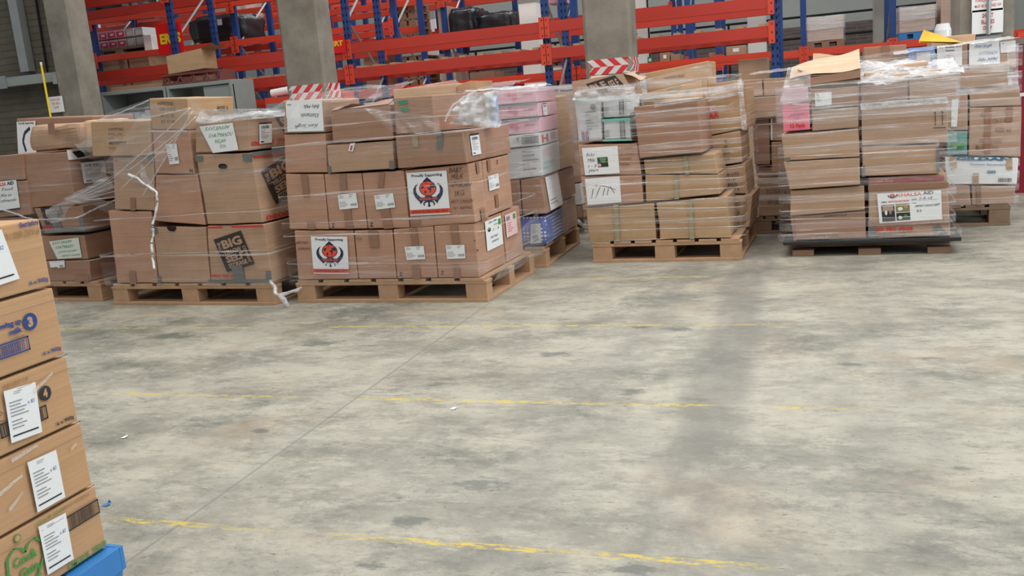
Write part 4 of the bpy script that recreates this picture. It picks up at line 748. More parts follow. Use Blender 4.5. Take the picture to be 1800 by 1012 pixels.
carton('P3', ((-1.2671,0.8146),(-0.9954,0.8003),(-1.0064,0.4569),(-1.2922,0.4659)), 0, .44, 'p', 'middle row carton with only tape marks, at the far end above the poster', parts=[tp('F', ((0.416,0.010),(0.593,0.010),(0.587,0.423),(0.443,0.413))), tp('F', ((0.476,0.863),(0.663,0.853),(0.674,0.990),(0.475,0.990)))])
carton('P3', ((-0.9954,0.8003),(-0.7368,0.7918),(-0.7387,0.452),(-1.0059,0.4604)), 0, .44, 'p', 'middle row carton with a notched shipping label, beside the plain taped one', front=[('T', 'Z', ((0.091,0.890),(0.165,0.890),(0.155,0.960),(0.080,0.960)), INK, 1)], parts=[SHP(((0.330,0.380),(0.811,0.349),(0.829,0.612),(0.343,0.644))), tp('F', ((0.430,0.017),(0.596,0.009),(0.571,0.367),(0.407,0.366))), tp('F', ((0.459,0.468),(0.617,0.459),(0.637,0.990),(0.432,0.990)))])
carton('P3', ((-0.7368,0.7918),(-0.4538,0.7917),(-0.4543,0.4497),(-0.7387,0.452)), 0, .44, 'p', 'middle row carton with a notched shipping label, touching the poster carton', front=[('T', 'Z', ((0.073,0.880),(0.154,0.882),(0.144,0.952),(0.062,0.951)), INK, 1)], parts=[SHP(((0.252,0.404),(0.697,0.380),(0.715,0.627),(0.269,0.654))), tp('F', ((0.429,0.024),(0.551,0.009),(0.488,0.263),(0.352,0.278))), tp('F', ((0.354,0.537),(0.557,0.523),(0.609,0.992),(0.394,0.998)))])
carton('P3', ((-0.4538,0.7917),(-0.0448,0.8083),(-0.0304,0.4642),(-0.4543,0.4497)), 0, .215, 'p', 'carton with the upper emblem poster and handwritten baby milk note', front=[('T', 'BABY', ((0.693,0.041),(0.892,0.045),(0.882,0.132),(0.693,0.120)), MARK, 0, 2), ('T', 'MILK', ((0.716,0.151),(0.897,0.153),(0.887,0.238),(0.707,0.238)), MARK, 0, 2), ('T', 'NEWBORN', ((0.676,0.283),(0.991,0.298),(0.981,0.383),(0.676,0.360)), MARK, 0, 2), ('T', '1KG', ((0.737,0.434),(0.883,0.430),(0.873,0.515),(0.736,0.520)), MARK, 0, 2), ('T', 'FIRST CONSIGN', ((0.652,0.579),(0.982,0.592),(0.976,0.648),(0.654,0.636)), MARK, 0, 2), ('T', 'TO NEPAL', ((0.656,0.693),(0.969,0.704),(0.964,0.750),(0.651,0.740)), MARK, 0, 2)],
       right=[('T', '1', (.5, .1, .53, .18), INK)], parts=[('emblem_poster', 'F', ((0.041,0.050),(0.663,0.077),(0.640,0.806),(0.033,0.786)), WHITE, emblem_ops(), 'white poster with orange globe and navy blades'), tp('F', ((0.019,0.828),(0.172,0.822),(0.177,0.947),(0.024,0.964))), tp('R', (.5, .0, .7, .2), m=TAPE_B), tp('R', (.4, .8, .7, 1), m=TAPE_B)])
carton('P3', ((-.5, .81), (-.045, .808), (-.04, .47), (-.5, .47)), .22, .45, 'p', 'rear carton of the middle row with a small label on its flank', right=[('T', 'z', (.5, .06, .56, .13), INK)], parts=[('shipping_label', 'R', (.12, .3, .5, .56), WHITE, shipping_ops()), tp('R', (.15, .0, .26, .22)), tp('R', (.3, .66, .42, .9))])
carton('P3', ((-1.28, .468), (-.505, .468), (-.505, .15), (-1.28, .15)), .46, .4, 'd', 'long brown carton at the back of the bottom row behind the posters')
carton('P3', ((-1.28, 1.17), (-.505, 1.0), (-.505, .47), (-1.28, .47)), .46, .36, 'd', 'tall brown carton at the back of the load with the posters')
GWH = solid('box_pale_grey', (188, 176, 164), .6)
carton('P3', ((-1.2187,1.2522),(-0.9349,1.236),(-0.9473,1.0402),(-1.2374,1.0546)), 0, .44, 'g', 'top carton with a white sheet written upside down', parts=[('handwritten_sheet', 'F', ((0.114,0.014),(0.985,0.017),(0.976,0.941),(0.101,0.944)), WHITE, [('T', 'Baby Milk', ((.92, .27), (.5, .25), (.5, .1), (.92, .12)), INK, 0, 2), ('T', 'Khatmandu', ((.9, .56), (.42, .56), (.42, .42), (.9, .42)), INK, 0, 2), ('T', 'Ravi Singh', ((.86, .88), (.25, .9), (.25, .74), (.86, .72)), INK, 0, 2)], 'white sheet with upside down handwriting'), ('note', 'F', ((0.098,0.065),(0.431,0.059),(0.422,0.538),(0.091,0.537)), solid('paper_white2', (236, 236, 232), .6), [('T', 'xx', (.1, .1, .4, .2), INK)])])
carton('P3', ((-1.241,1.0525),(-0.9473,1.0402),(-0.9654,0.8022),(-1.2668,0.8164)), 0, .44, 'p', 'square plain brown carton directly under the upside down sheet')
open_carton('P3', ((-0.8851,1.1613),(-0.5039,1.1713),(-0.5027,0.9738),(-0.8959,0.982)), -.01, .44, 'd', 'open topped brown carton with creased dark flaps below the wrap', {'F': (.1, 168), 'B': (.2, 178), 'L': (.14, 172)})
carton('P3', ((-0.9475,0.9685),(-0.4996,0.9687),(-0.5091,0.8023),(-0.9563,0.801)), -.01, .45, 't', 'shallow wide carton with a small red sticker at its top edge', parts=[('red_sticker', 'F', ((0.371,0.004),(0.448,-0.003),(0.405,0.288),(0.338,0.257)), WHITE, [('T', 'I', (.3, .3, .7, .9), RED_, 2)], 'small torn sticker with a red mark'), ('grey_tape', 'F', (.0, .75, .05, 1), TAPE_G, ()), ('grey_tape', 'F', (.93, .7, 1, 1), TAPE_G, ())])
carton('P3', ((-0.4804,0.9935),(-0.0531,0.9952),(-0.0434,0.8094),(-0.4844,0.8019)), -.02, .75, 'd', 'shallow wide carton with taped lid and a courier slip round its corner', parts=[tp('F', ((0.255,0.016),(0.347,0.014),(0.344,0.396),(0.262,0.382)), m=TAPE_T), tp('F', ((0.641,-0.007),(0.726,-0.011),(0.679,0.486),(0.596,0.489)), m=TAPE_G), ('courier_slip', 'R', (.12, .14, .3, .8), WHITE, courier_ops(), 'white courier slip with dark head')])
carton('P3', ((-0.4773,1.2092),(-0.2286,1.2057),(-0.23,0.9997),(-0.4868,0.9944)), .0, .6, 'd', 'brown carton with two green tape tabs beside the bunched clear film', skew=.1, parts=[('green_tab', 'F', ((0.135,0.104),(0.364,0.092),(0.386,0.194),(0.157,0.205)), solid('tab_green', (46, 132, 96), .4), ()), ('green_tab', 'F', ((0.179,0.299),(0.379,0.286),(0.401,0.380),(0.201,0.385)), MATS['tab_green'], ())])
carton('P3', ((-0.0269,1.1778),(0.0134,1.1843),(0.0138,0.9962),(-0.0232,0.9888)), .3, .12, solid('pack_pale_blue', (150, 168, 206), .5), 'blue and white printed pack under the bunched clear film', front=[('R', (.0, .1, .55, .8), WHITE)], name='product_pack', cat='pack')
m = MB(); fo_ = rounded(-1.335, .025, -.04, .96)
for z0, z1, sl, mt in ((.49, .52, .05, FILM), (.515, .518, .02, FILM_C), (.42, .425, -.04, FILM_C), (.13, .3, .02, FILM), (.24, .243, -.06, FILM_C), (.7, .706, .1, FILM_C), (.86, .96, -.05, FILM), (.99, 1.0, .06, FILM_C), (1.1, 1.2, .05, FILM), (1.08, 1.083, -.02, FILM_C), (.62, .7, .1, FILM)): film_band(m, 'P3', fo_, z0, z1, sl, mt, seed=int(z0 * 90), wob=.006)
sheet(m, wq('P3', .0, ((-0.0681,1.1622),(0.1613,1.1995),(0.1593,0.9951),(-0.155,1.0361))), 40, 34, .07, FILM_X, 11)
sheet(m, wq('P3', .1, ((-0.037,1.1954),(0.1083,1.1867),(0.111,0.9932),(-0.1453,1.037))), 30, 30, .05, FILM_X, 19)
sheet(m, wq('P3', -.05, ((-0.6413,1.1638),(-0.1805,1.0814),(-0.1743,0.9766),(-0.4751,1.016))), 24, 10, .025, FILM_H, 14)
sheet(m, [wpt('P3', -1.3, .3, 1.29), wpt('P3', -.5, .4, 1.31), wpt('P3', -.6, .02, 1.215), wpt('P3', -1.3, -.0, 1.215)], 20, 8, .015, FILM_H, 4)
sheet(m, [wpt('P3', .03, .5, .32), wpt('P3', .03, .9, .4), wpt('P3', .06, .92, .13), wpt('P3', .05, .02, .12)], 12, 6, .02, FILM_H, 6)
rope(m, wq('P3', -.05, ((-0.1449,1.0536),(-0.0883,1.1277),(-0.0143,1.1778),(0.0738,1.2075))) , .006, FILM_C, n=8)
finish_film(m, 'P3', 'clear stretch film bunched in a shiny tuft over the load with emblem posters')

# ---------------------------------------------------------------- load behind the blue pallet stack, half in shade
pallet('P1', -1.2, .0, .9, 'shaded pine pallet at the blockwork end of the row')
carton('P1', ((-0.7119,0.2958),(-0.0597,0.2986),(-0.0834,0.1179),(-0.7343,0.1014)), 0, .8, 'd', 'bottom carton with torn white labels in the load behind the milk cartons', parts=[('torn_label', 'F', ((0.410,0.023),(0.642,-0.008),(0.641,0.278),(0.424,0.330)), WHITE, ()), tp('F', (.78, .7, .98, 1)), ('torn_label', 'F', ((0.524,0.161),(0.637,0.145),(0.639,0.322),(0.534,0.359)), WHITE, [('B', (.3, .3, .8, .9), INK, 6)])])
carton('P1', ((-0.6633,0.4786),(-0.0664,0.4735),(-0.0699,0.3008),(-0.6825,0.2975)), 0, .8, 'd', 'carton with a green handwritten sheet low in the load behind the milk cartons', parts=[('handwritten_sheet', 'F', ((0.429,0.231),(0.910,0.090),(0.914,0.904),(0.527,0.951)), solid('paper_green', (212, 217, 206), .6), [('T', 'RAVI SINGH', (.06, .06, .7, .2), GREENINK, 0, 2), ('T', 'KHATMANDU', (.1, .3, .75, .45), GREENINK, 0, 2), ('T', 'JOKHA COUNTRY', (.12, .58, .82, .7), GREENINK, 0, 2), ('T', 'HAND WASH', (.2, .8, .9, .9), GREENINK, 0, 2)], 'pale sheet with green handwriting')])
carton('P1', ((-0.5093,0.6752),(-0.0334,0.6789),(-0.0482,0.505),(-0.4449,0.4902)), 0, .8, 'd', 'storage company carton patched with crossed grey tape behind the milk cartons', front=panel_ops(((0.151,0.015),(0.569,-0.039),(0.584,0.256),(0.114,0.836)), K_DRK)[:4] + [('T', '0800', ((0.046,0.678),(0.328,0.670),(0.298,0.839),(0.021,0.847)), RED_, 1.5)], parts=[('grey_tape', 'F', ((0.286,0.183),(0.443,0.160),(0.472,0.840),(0.281,0.862)), TAPE_G, ()), ('grey_tape', 'F', ((0.904,0.422),(0.996,0.410),(0.986,0.998),(0.884,1.009)), TAPE_G, ()), ('grey_tape', 'F', ((0.064,0.828),(1.008,0.868),(1.000,1.000),(0.031,0.979)), TAPE_G, ())])
carton('P1', ((-0.5089,1.06),(-0.0916,1.0519),(-0.0914,0.6809),(-0.5428,0.6763)), 0, .8, 'd', 'tall brown carton with a courier slip on its flank, behind the milk cartons', parts=[('courier_slip', 'R', (.12, .2, .38, .62), WHITE, courier_ops()), ('printed_sheet', 'R', (.0, -.02, .5, .16), WHITE, [('P', [(.1, .2), (.4, .1), (.5, .7), (.2, .9)], INK), ('P', [(.6, .3), (.9, .2), (.9, .8), (.7, .7)], INK)])], bulge=.01)
carton('P1', ((-0.4294,1.2554),(0.0807,1.2431),(0.0452,1.0517),(-0.4585,1.0611)), 0, .4, 't', 'crumpled soft tan carton lying on top of the shaded load', bulge=.05, r=.035, parts=[('packing_tape', 'F', (.42, .0, .54, .4), TAPE_B, ())])
carton('P1', ((0.0342,1.2553),(0.1575,1.2504),(0.1222,1.0549),(-0.0086,1.0548)), .05, .35, 'i', 'torn pale carton beside the crumpled one on the shaded load', bulge=.03, r=.02)
carton('P1', ((-1.0206,1.3205),(-0.2459,1.2819),(-0.2843,1.0463),(-1.0766,1.0665)), .42, .4, 'd', 'dark carton with a partly hidden emblem poster at the back of the shaded load', parts=[('emblem_poster', 'F', ((0.013,0.102),(0.266,0.086),(0.264,1.094),(0.020,1.068)), WHITE, [('T', 'Proudly Supporting', (.1, .02, .9, .1), NAVY, 1), ('S', [(.7, .2), (.4, .35), (.3, .6), (.45, .9)], .05, NAVY)])])
m = MB(); (sa, _), (sb_, _) = ((0, 0), (0, 0))
carton('P1', ((-0.9719,1.0594),(-0.4956,1.0609),(-0.5214,0.8795),(-1.0079,0.8729)), -.02, .6, 'd', 'wide carton in the shaded load above the one with a white aid form')
carton('P1', ((-1.0079,0.8729),(-0.5059,0.8748),(-0.5255,0.6298),(-1.0707,0.6131)), -.02, .6, 'd', 'carton with a white aid form at the frame edge behind the milk cartons', parts=[('printed_form', 'F', ((0.135,-0.003),(0.827,-0.035),(0.841,0.795),(0.162,0.870)), WHITE, [('T', 'KHALSA', (.3, .04, .7, .16), ORANGE, 2), ('T', 'AID', (.72, .03, .92, .15), NAVY, 2), ('T', 'Food', (.55, .22, .85, .32), INK, 0, 2), ('T', 'Mix to', (.5, .42, .8, .52), INK, 0, 2), ('T', 'Kathmandu', (.4, .6, .9, .7), INK, 0, 2), ('R', (.0, .95, 1, 1), PANEL)], 'white printed form with handwriting')])
carton('P1', ((-1.15, .62), (-.62, .62), (-.62, .15), (-1.15, .15)), -.0, .6, 'd', 'large brown carton at the base of the shaded load, hidden by the milk cartons')
m = MB(); fo_ = rounded(-1.24, .03, -.045, .93)
for z0, z1, sl, mt in ((.3, .305, .03, FILM_C), (.5, .54, .05, FILM_H), (.53, .6, -.1, FILM), (.8, .98, .1, FILM), (.16, .2, .03, FILM)): film_band(m, 'P1', fo_, z0, z1, sl, mt, seed=int(z0 * 70), wob=.008)
sheet(m, [wpt('P1', -.32, -.05, .66), wpt('P1', .06, -.06, .80), wpt('P1', .03, .3, .6), wpt('P1', -.3, -.06, .57)], 24, 16, .04, FILM_W, 23)
sheet(m, wq('P1', -.06, ((-0.1283,0.7372),(0.3389,0.8747),(0.3452,0.7914),(0.0101,0.6971))), 26, 10, .05, FILM_W, 27)
for k in range(5): a_, b_ = ((-0.0881,0.7253),(0.3708,0.8817),(-0.0881,0.7253),(0.338,0.7361))[0::3][0], ((-0.0881,0.7253),(0.3708,0.8817),(-0.0881,0.7253),(0.338,0.7361)); rope(m, [wpt('P1', a_[0] + k * .02, -.07, a_[1] + k * .004), wpt('P1', b_[1][0] * .5 + a_[0] * .5, -.08, (b_[1][1] * (1 - k / 4) + b_[3][1] * k / 4) * .5 + a_[1] * .5 - .01), wpt('P1', b_[1][0], -.05, b_[1][1] * (1 - k / 4) + b_[3][1] * k / 4)], .003, FILM_C, n=8)
sheet(m, [wpt('P1', -1.2, -.06, .8), wpt('P1', -.4, -.06, .7), wpt('P1', -.3, -.06, .6), wpt('P1', -1.2, -.06, .62)], 20, 8, .02, FILM, 25)
rope(m, [wpt('P1', -1.2, -.05, .76), wpt('P1', -.8, -.06, .7), wpt('P1', -.45, -.06, .6), wpt('P1', -.05, -.06, .6), wpt('P1', .1, .2, .7)], .006, FILM_C, n=12)
finish_film(m, 'P1', 'crinkled clear stretch film round the shaded load by the blockwork wall')
sh = [wpt('P1', .3, -.1, .0)]
m = MB(); sheet(m, [wpt('P2', -1.62, .3, .96), wpt('P2', -.98, .2, 1.25), wpt('P2', -1.0, .0, 1.13), wpt('P2', -1.4, -.03, 1.1)], 16, 10, .02, FILM_W, 31)
V_ = ((-0.3678,1.2543),(-1.1106,0.8443),(-0.3345,1.2004),(-1.0264,0.7887))
W_ = ((-0.6783,1.3265),(-1.1387,1.2333),(-0.3588,1.233),(-0.8576,0.7337))
K_ = ((-0.9904,1.2121),(-0.7634,1.0721),(-0.9398,0.902),(-0.6479,1.1881))
for p_, q_ in ((V_[0], V_[1]), (V_[2], V_[3]), (W_[2], W_[3]), (V_[0], K_[0]), (V_[2], K_[2]), (W_[0], W_[1])):
    rope(m, [wpt('P2', p_[0], -.07, p_[1]), wpt('P2', (p_[0] + q_[0]) / 2, -.075, (p_[1] + q_[1]) / 2 - .01), wpt('P2', q_[0], -.07, q_[1])], .0028, FILM_C, n=10)
sheet(m, wq('P2', -.06, ((-0.6903,1.3132),(-0.3673,1.2333),(-0.8001,0.7849),(-1.183,0.9134))), 20, 16, .02, FILM_H, 41)
sheet(m, wq('P2', -.03, ((-1.0385,1.282),(-0.7137,1.3352),(-0.732,1.2026),(-1.2003,1.2285))), 16, 8, .01, FILM_H, 42)
tag(m.build('stretch_film', smooth=True), 'veil of film stretched from the stencilled top carton down towards the shaded load', 'plastic wrap')

# ---------------------------------------------------------------- load with pink baby packs and the dotted blue bag
pallet('P4', -1.2, .0, 1.0, 'wooden pallet under the dotted blue bag')
bagm = None
def dotted():
    m_, n, b_ = nt('dotted_blue_bag'); L = n.links; N = n.nodes.new; tc = N('ShaderNodeTexCoord'); vo = N('ShaderNodeTexVoronoi'); vo.inputs['Scale'].default_value = 40; vo.inputs['Randomness'].default_value = 0; L.new(tc.outputs['Object'], vo.inputs['Vector'])
    r = N('ShaderNodeMath'); r.operation = 'LESS_THAN'; r.inputs[1].default_value = .34; L.new(vo.outputs[0], r.inputs[0]); mx = N('ShaderNodeMix'); mx.data_type = 'RGBA'; mx.inputs[6].default_value = lin((86, 100, 160)) + (1,); mx.inputs[7].default_value = lin((206, 210, 226)) + (1,)
    L.new(r.outputs[0], mx.inputs[0]); L.new(mx.outputs[2], b_.inputs['Base Color']); b_.inputs['Roughness'].default_value = .45; return m_
DOT = dotted()
carton('P4', ((-0.2029,0.3674),(0.0192,0.3618),(0.0185,0.0956),(-0.2144,0.0906)), 0, .5, DOT, 'blue bag with white dots at the foot of the pink pack load', name='dotted_bag', cat='bag', bulge=.025, r=.03, front=[], parts=[('care_label', 'F', ((0.501,0.276),(0.811,0.253),(0.796,0.864),(0.457,0.893)), PACK, [('L', (.15, .08, .85, .5), GREYINK, 6), ('P', [(.2, .6), (.5, .55), (.8, .65), (.7, .85), (.3, .9)], GREYINK)])])
carton('P4', ((-0.1455,0.6096),(-0.0001,0.6227),(0.0256,0.3673),(-0.1499,0.3671)), 0, .5, 'd', 'brown carton with a large white sheet on its flank, above the dotted bag', parts=[('printed_sheet', 'R', (.19, .05, .88, .95), WHITE, [('L', (.1, .7, .9, .9), GREYINK, 2)])])
carton('P4', ((-0.3664,0.6061),(-0.1495,0.6098),(-0.152,0.3652),(-0.3686,0.3587)), 0, .5, 'd', 'reddish brown carton squeezed beside the one with a white sheet')
carton('P4', ((-0.2242,0.8214),(0.0203,0.8281),(0.0159,0.6237),(-0.2305,0.6123)), 0, .5, PACK, 'lower pale grey printed carton under heavy film', name='product_carton', front=[('L', (.45, .1, .95, .85), GREYINK, 5)], right=[('L', (.1, .1, .8, .4), PINK_P, 3), ('L', (.1, .55, .8, .9), TEAL, 2)])
carton('P4', ((-0.2489,0.9068),(0.0209,0.9145),(0.0204,0.83),(-0.2483,0.8229)), -.01, .5, PACK, 'flat pale grey carton with a boxed bar code', name='product_carton', front=[('F', (.52, .25, .95, .75), INK, .01, .05), ('B', (.55, .32, .92, .68), INK), ('O', (.42, .35, .04, .18), GREYINK), ('T', 'nappies', (.55, .06, .85, .18), INK, .5)], right=[('T', 'H', (.1, .2, .4, .8), RED_, 1), ('L', (.55, .2, .95, .8), RED_, 3)])
PKO = lambda: [('O', (.5, .5, .05, .22), solid('pink_mid', (204, 120, 136), .4)), ('T', 'Johnson\'s', (.68, .35, .9, .55), solid('pink_ink', (150, 70, 120), .5), 0, 1), ('O', (.38, .3, .05, .15), MATS['pink_mid'])]
carton('P4', ((-0.3001,1.0129),(0.0236,1.0169),(0.0214,0.9163),(-0.3014,0.9104)), 0, .5, PINK_P, 'lowest pink baby pack, above the bar code carton', name='baby_pack', cat='pack', front=PKO(), parts=[tp('F', (0, 0, 1, .14), m=solid('tape_teal_grey', (112, 150, 160), .4))], group=None)
carton('P4', ((-0.2951,1.1106),(0.0194,1.1118),(0.0237,1.0188),(-0.2999,1.0147)), 0, .5, PINK_P, 'middle pink baby pack between two teal bands', name='baby_pack', cat='pack', front=PKO(), parts=[tp('F', (0, 0, 1, .12), m=MATS['tape_teal_grey']), ('courier_slip', 'R', (.2, .1, .4, .95), WHITE, courier_ops())])
carton('P4', ((-0.2935,1.2153),(0.0186,1.2128),(0.0196,1.1136),(-0.295,1.1124)), 0, .5, PINK_P, 'uppermost pink baby pack under a bright sheet of film', name='baby_pack', cat='pack', front=PKO())
carton('P4', ((-.5, 1.17), (-.02, 1.15), (.02, .62), (-.5, .62)), .52, .46, 'y', 'tall tan carton at the rear corner of the pink pack load', bulge=.012)
carton('P4', ((-.5, .615), (-.0, .615), (.01, .39), (-.5, .39)), .52, .46, 'd', 'crushed brown carton at the rear corner above the lowest one', bulge=.02)
carton('P4', ((-.5, .385), (-.0, .385), (.0, .15), (-.5, .15)), .52, .46, 'g', 'lowest rear carton beside the dotted bag', bulge=.015)
carton('P4', ((-0.5608,1.2336),(-0.3079,1.2201),(-0.328,0.8267),(-0.5838,0.8433)), .02, .6, 'd', 'brown carton in the pink pack load, mostly behind the bunched film', bulge=.01)
carton('P4', ((-1.15, .9), (-.36, .9), (-.36, .15), (-1.15, .15)), .1, .8, 'd', 'large brown carton inside the pink pack load behind the poster load')
m = MB(); fo_ = rounded(-1.24, .03, -.035, 1.03)
for z0, z1, sl, mt in ((.18, .36, .0, FILM), (.38, .41, .05, FILM_H), (.41, .62, .02, FILM), (.62, .8, .02, FILM_H), (.8, .81, .02, FILM_C), (.81, 1.0, .0, FILM_H), (1.0, 1.21, .03, FILM_H), (1.185, 1.215, .03, FILM_C)): film_band(m, 'P4', fo_, z0, z1, sl, mt, seed=int(z0 * 110), wob=.008)
m2 = [wpt('P4', -.5, 0, 1.225), wpt('P4', -.5, .5, 1.235), wpt('P4', -.0, .5, 1.235), wpt('P4', -.0, 0, 1.21)]
sheet(m, m2, 20, 14, .014, FILM_X, 3)
rope(m, [wpt('P4', .02, .9, .2), wpt('P4', .1, .95, .1), wpt('P4', .2, .98, .02), wpt('P4', .28, 1.0, .015)], .015, FILM_C, n=6)
finish_film(m, 'P4', 'glossy stretch film round the load with pink baby packs and dotted bag')

# ---------------------------------------------------------------- load seen in the gap behind the pink packs
pallet('PB', -.42, .0, .9, 'dark wooden pallet deep in the gap between two loads', WOOD_D)
carton('PB', ((-0.088,1.1769),(0.0929,1.1844),(0.0932,0.7899),(-0.0937,0.7887)), 0, .6, 'd', 'upper wrapped carton in the gap beside the nappy packs', bulge=.01)
carton('PB', ((-0.094,0.7841),(0.0929,0.7853),(0.0971,0.438),(-0.0963,0.4343)), 0, .6, 'd', 'middle carton in the gap beside the nappy packs, narrow and shaded')
carton('PB', ((-0.0967,0.4296),(0.0968,0.4334),(0.1035,0.2547),(-0.0907,0.2495)), 0, .6, PACK, 'pale box low in the gap beside the nappy packs')
carton('PB', ((-0.096,0.245),(0.1032,0.25),(0.1161,0.0171),(-0.0936,0.0153)), 0, .6, WOOD_R, 'reddish carton at the foot of the gap beside the nappy packs')
m = MB(); fo_ = rounded(-.45, .13, -.03, .95)
for z0, z1, mt in ((.5, .7, FILM_H), (.75, 1.02, FILM_H), (1.02, 1.17, FILM)): film_band(m, 'PB', fo_, z0, z1, .03, mt, seed=int(z0 * 50))
finish_film(m, 'PB', 'hazy film on the narrow load in the gap beside the nappy packs')

# ---------------------------------------------------------------- low load seen over the poster load
pallet('PC', -1.1, .0, .9, 'pallet behind the poster load, out of sight under its cartons', WOOD_D)
carton('PC', ((-1.05, .7), (-.1, .7), (-.1, .15), (-1.05, .15)), .0, .8, 'd', 'big lower carton of the load behind the poster load')
carton('PC', ((-1.05, 1.1), (-.1, 1.1), (-.1, .702), (-1.05, .702)), .0, .8, 'd', 'second carton of the load behind the poster load')
carton('PC', ((-0.7872,1.3153),(-0.2126,1.3169),(-0.2138,1.2088),(-0.7902,1.2043)), 0, .7, 'i', 'pale carton under white film peeping over the poster load')
carton('PC', ((-0.2061,1.2986),(-0.0744,1.3275),(-0.0783,1.1893),(-0.2028,1.1857)), -.02, .5, 'y', 'small tan carton with a raised lid peeping over the poster load')
carton('PC', ((-0.1271,1.2616),(0.1102,1.255),(0.1059,1.1586),(-0.1316,1.1686)), -.12, .4, 'd', 'low brown carton peeping over beside the bunched film')
m = MB(); sheet(m, wq('PC', .1, ((-1.0286,1.2962),(-0.2616,1.3477),(-0.1911,1.2961),(-1.1175,1.2416))), 24, 8, .015, FILM_W, 33); sheet(m, [wpt('PC', -.6, .7, 1.3), wpt('PC', .2, .7, 1.32), wpt('PC', .2, -.0, 1.25), wpt('PC', -.6, -.0, 1.25)], 18, 10, .015, FILM_W, 35)
finish_film(m, 'PC', 'white looking film over the load that peeps above the poster load')

# ---------------------------------------------------------------- load with nappy packs and the plotted chart sheet
pallet('P5', .0, 1.0, 1.0, 'weathered pallet under the load with nappy packs', WOOD)
carton('P5', ((-0.0309,0.3837),(0.4465,0.3975),(0.4534,0.1123),(-0.0183,0.1038)), 0, .5, 'y', 'ochre carton with a grey tape strip at the bottom beneath the chart sheet', parts=[tp('F', ((0.424,-0.020),(0.490,-0.019),(0.465,0.990),(0.397,0.992)), m=TAPE_T)], bulge=.014)
carton('P5', ((0.4576,0.3989),(0.9325,0.4296),(0.942,0.1024),(0.4675,0.11)), 0, .42, 'y', 'ochre bottom carton behind creased film with a dark gap at its side', parts=[tp('F', ((0.455,0.020),(0.510,0.017),(0.494,0.987),(0.430,0.986)), m=TAPE_T)], bulge=.014)
carton('P5', ((-0.046,0.5988),(0.3742,0.5851),(0.3771,0.4022),(-0.0307,0.3876)), 0, .5, 'p', 'carton with a white sheet showing a hand drawn tally of lines', front=[('T', 'baby milk', (.7, .15, .85, .22), MARK, 0, 2)], parts=[('tally_sheet', 'F', ((0.066,0.080),(0.646,0.032),(0.634,0.924),(0.055,0.942)), WHITE, [('O', (.32, .28, .03, .04), INK)] + [('S', s_, .008, INK) for s_ in ([(.32, .28), (.6, .35), (.86, .5)], [(.22, .4), (.14, .75)], [(.42, .35), (.26, .75)], [(.55, .4), (.48, .7)], [(.66, .42), (.6, .68)], [(.7, .35), (.82, .62)])], 'white sheet with pen strokes')])
carton('P5', ((-0.054,0.8125),(0.3581,0.7948),(0.3743,0.5869),(-0.0459,0.6008)), 0, .5, 'p', 'carton with a white baby milk sheet and a small photograph', front=[('L', (.68, .1, .95, .8), FAINT, 4)], parts=[('handwritten_sheet', 'F', ((0.072,0.113),(0.670,0.064),(0.652,0.930),(0.080,0.981)), WHITE, [('T', 'Baby', (.1, .2, .34, .34), INK, 0, 2), ('T', 'Milk', (.12, .4, .34, .52), INK, 0, 2), ('T', '1 - 3', (.12, .62, .34, .72), INK, 0, 2), ('T', 'years', (.1, .8, .38, .92), INK, 0, 2), ('R', (.4, .38, .7, .74), PANEL), ('P', [(.46, .4), (.66, .42), (.6, .6), (.5, .55)], GREENINK), ('O', (.45, .66, .05, .06), PINK_P)], 'white sheet with handwriting and a photo'), tp('F', ((0.436,0.036),(0.539,0.040),(0.513,0.313),(0.447,0.310)), m=TAPE_T)])
NAP = [('F', (.62, .12, .78, .9), INK, .02, .02), ('B', (.64, .16, .76, .86), GREYINK, 6), ('L', (.08, .5, .3, .85), GREYINK, 4)]
carton('P5', ((-0.063,1.1126),(0.1288,1.1084),(0.1257,0.8238),(-0.0536,0.8182)), .0, .4, PACK, 'large pale nappy pack with teal edge and purple print', name='nappy_pack', cat='nappy pack', front=[('R', (0, 0, 1, .05), TEAL), ('O', (.7, .2, .1, .06), GREYINK), ('L', (.4, .3, .9, .75), GREYINK, 7), ('T', 'UNDERS', ((.2, .95), (.2, .72), (.32, .72), (.32, .95)), solid('ink_purple', (120, 50, 100), .5), 1), ('T', 'SISTER', ((.36, .95), (.36, .72), (.48, .72), (.48, .95)), MATS['ink_purple'], 1)], bulge=.012, r=.02)
carton('P5', ((0.1327,1.1099),(0.3237,1.1019),(0.3197,0.9686),(0.1295,0.9713)), .0, .4, PACK, 'upper small nappy pack with an upright bar code', name='nappy_pack', cat='nappy pack', front=NAP + [('R', (0, 0, 1, .06), TEAL)], bulge=.012, r=.02)
carton('P5', ((0.1292,0.9676),(0.3195,0.9649),(0.3222,0.8149),(0.1256,0.8219)), .0, .4, PACK, 'lower small nappy pack with an upright bar code', name='nappy_pack', cat='nappy pack', front=NAP + [('R', (0, 0, 1, .12), TEAL), ('R', (0, .93, 1, 1), TEAL)], bulge=.012, r=.02)
carton('P5', ((0.3494,1.0351),(0.7671,1.0491),(0.7867,0.7077),(0.3664,0.6956)), -.03, .5, 'd', 'large brown carton standing proud beside the nappy packs', bulge=.008, parts=[('top_sheet', 'U', (.4, .3, .98, .98), WHITE, ())])
carton('P5', ((0.3875,0.6888),(0.8522,0.6986),(0.8742,0.5664),(0.3934,0.5886)), 0, .4, 'y', 'upper of two flat ochre cartons under the large proud one', parts=[tp('F', ((0.567,0.037),(0.629,0.025),(0.613,0.996),(0.554,0.995)), m=TAPE_T)])
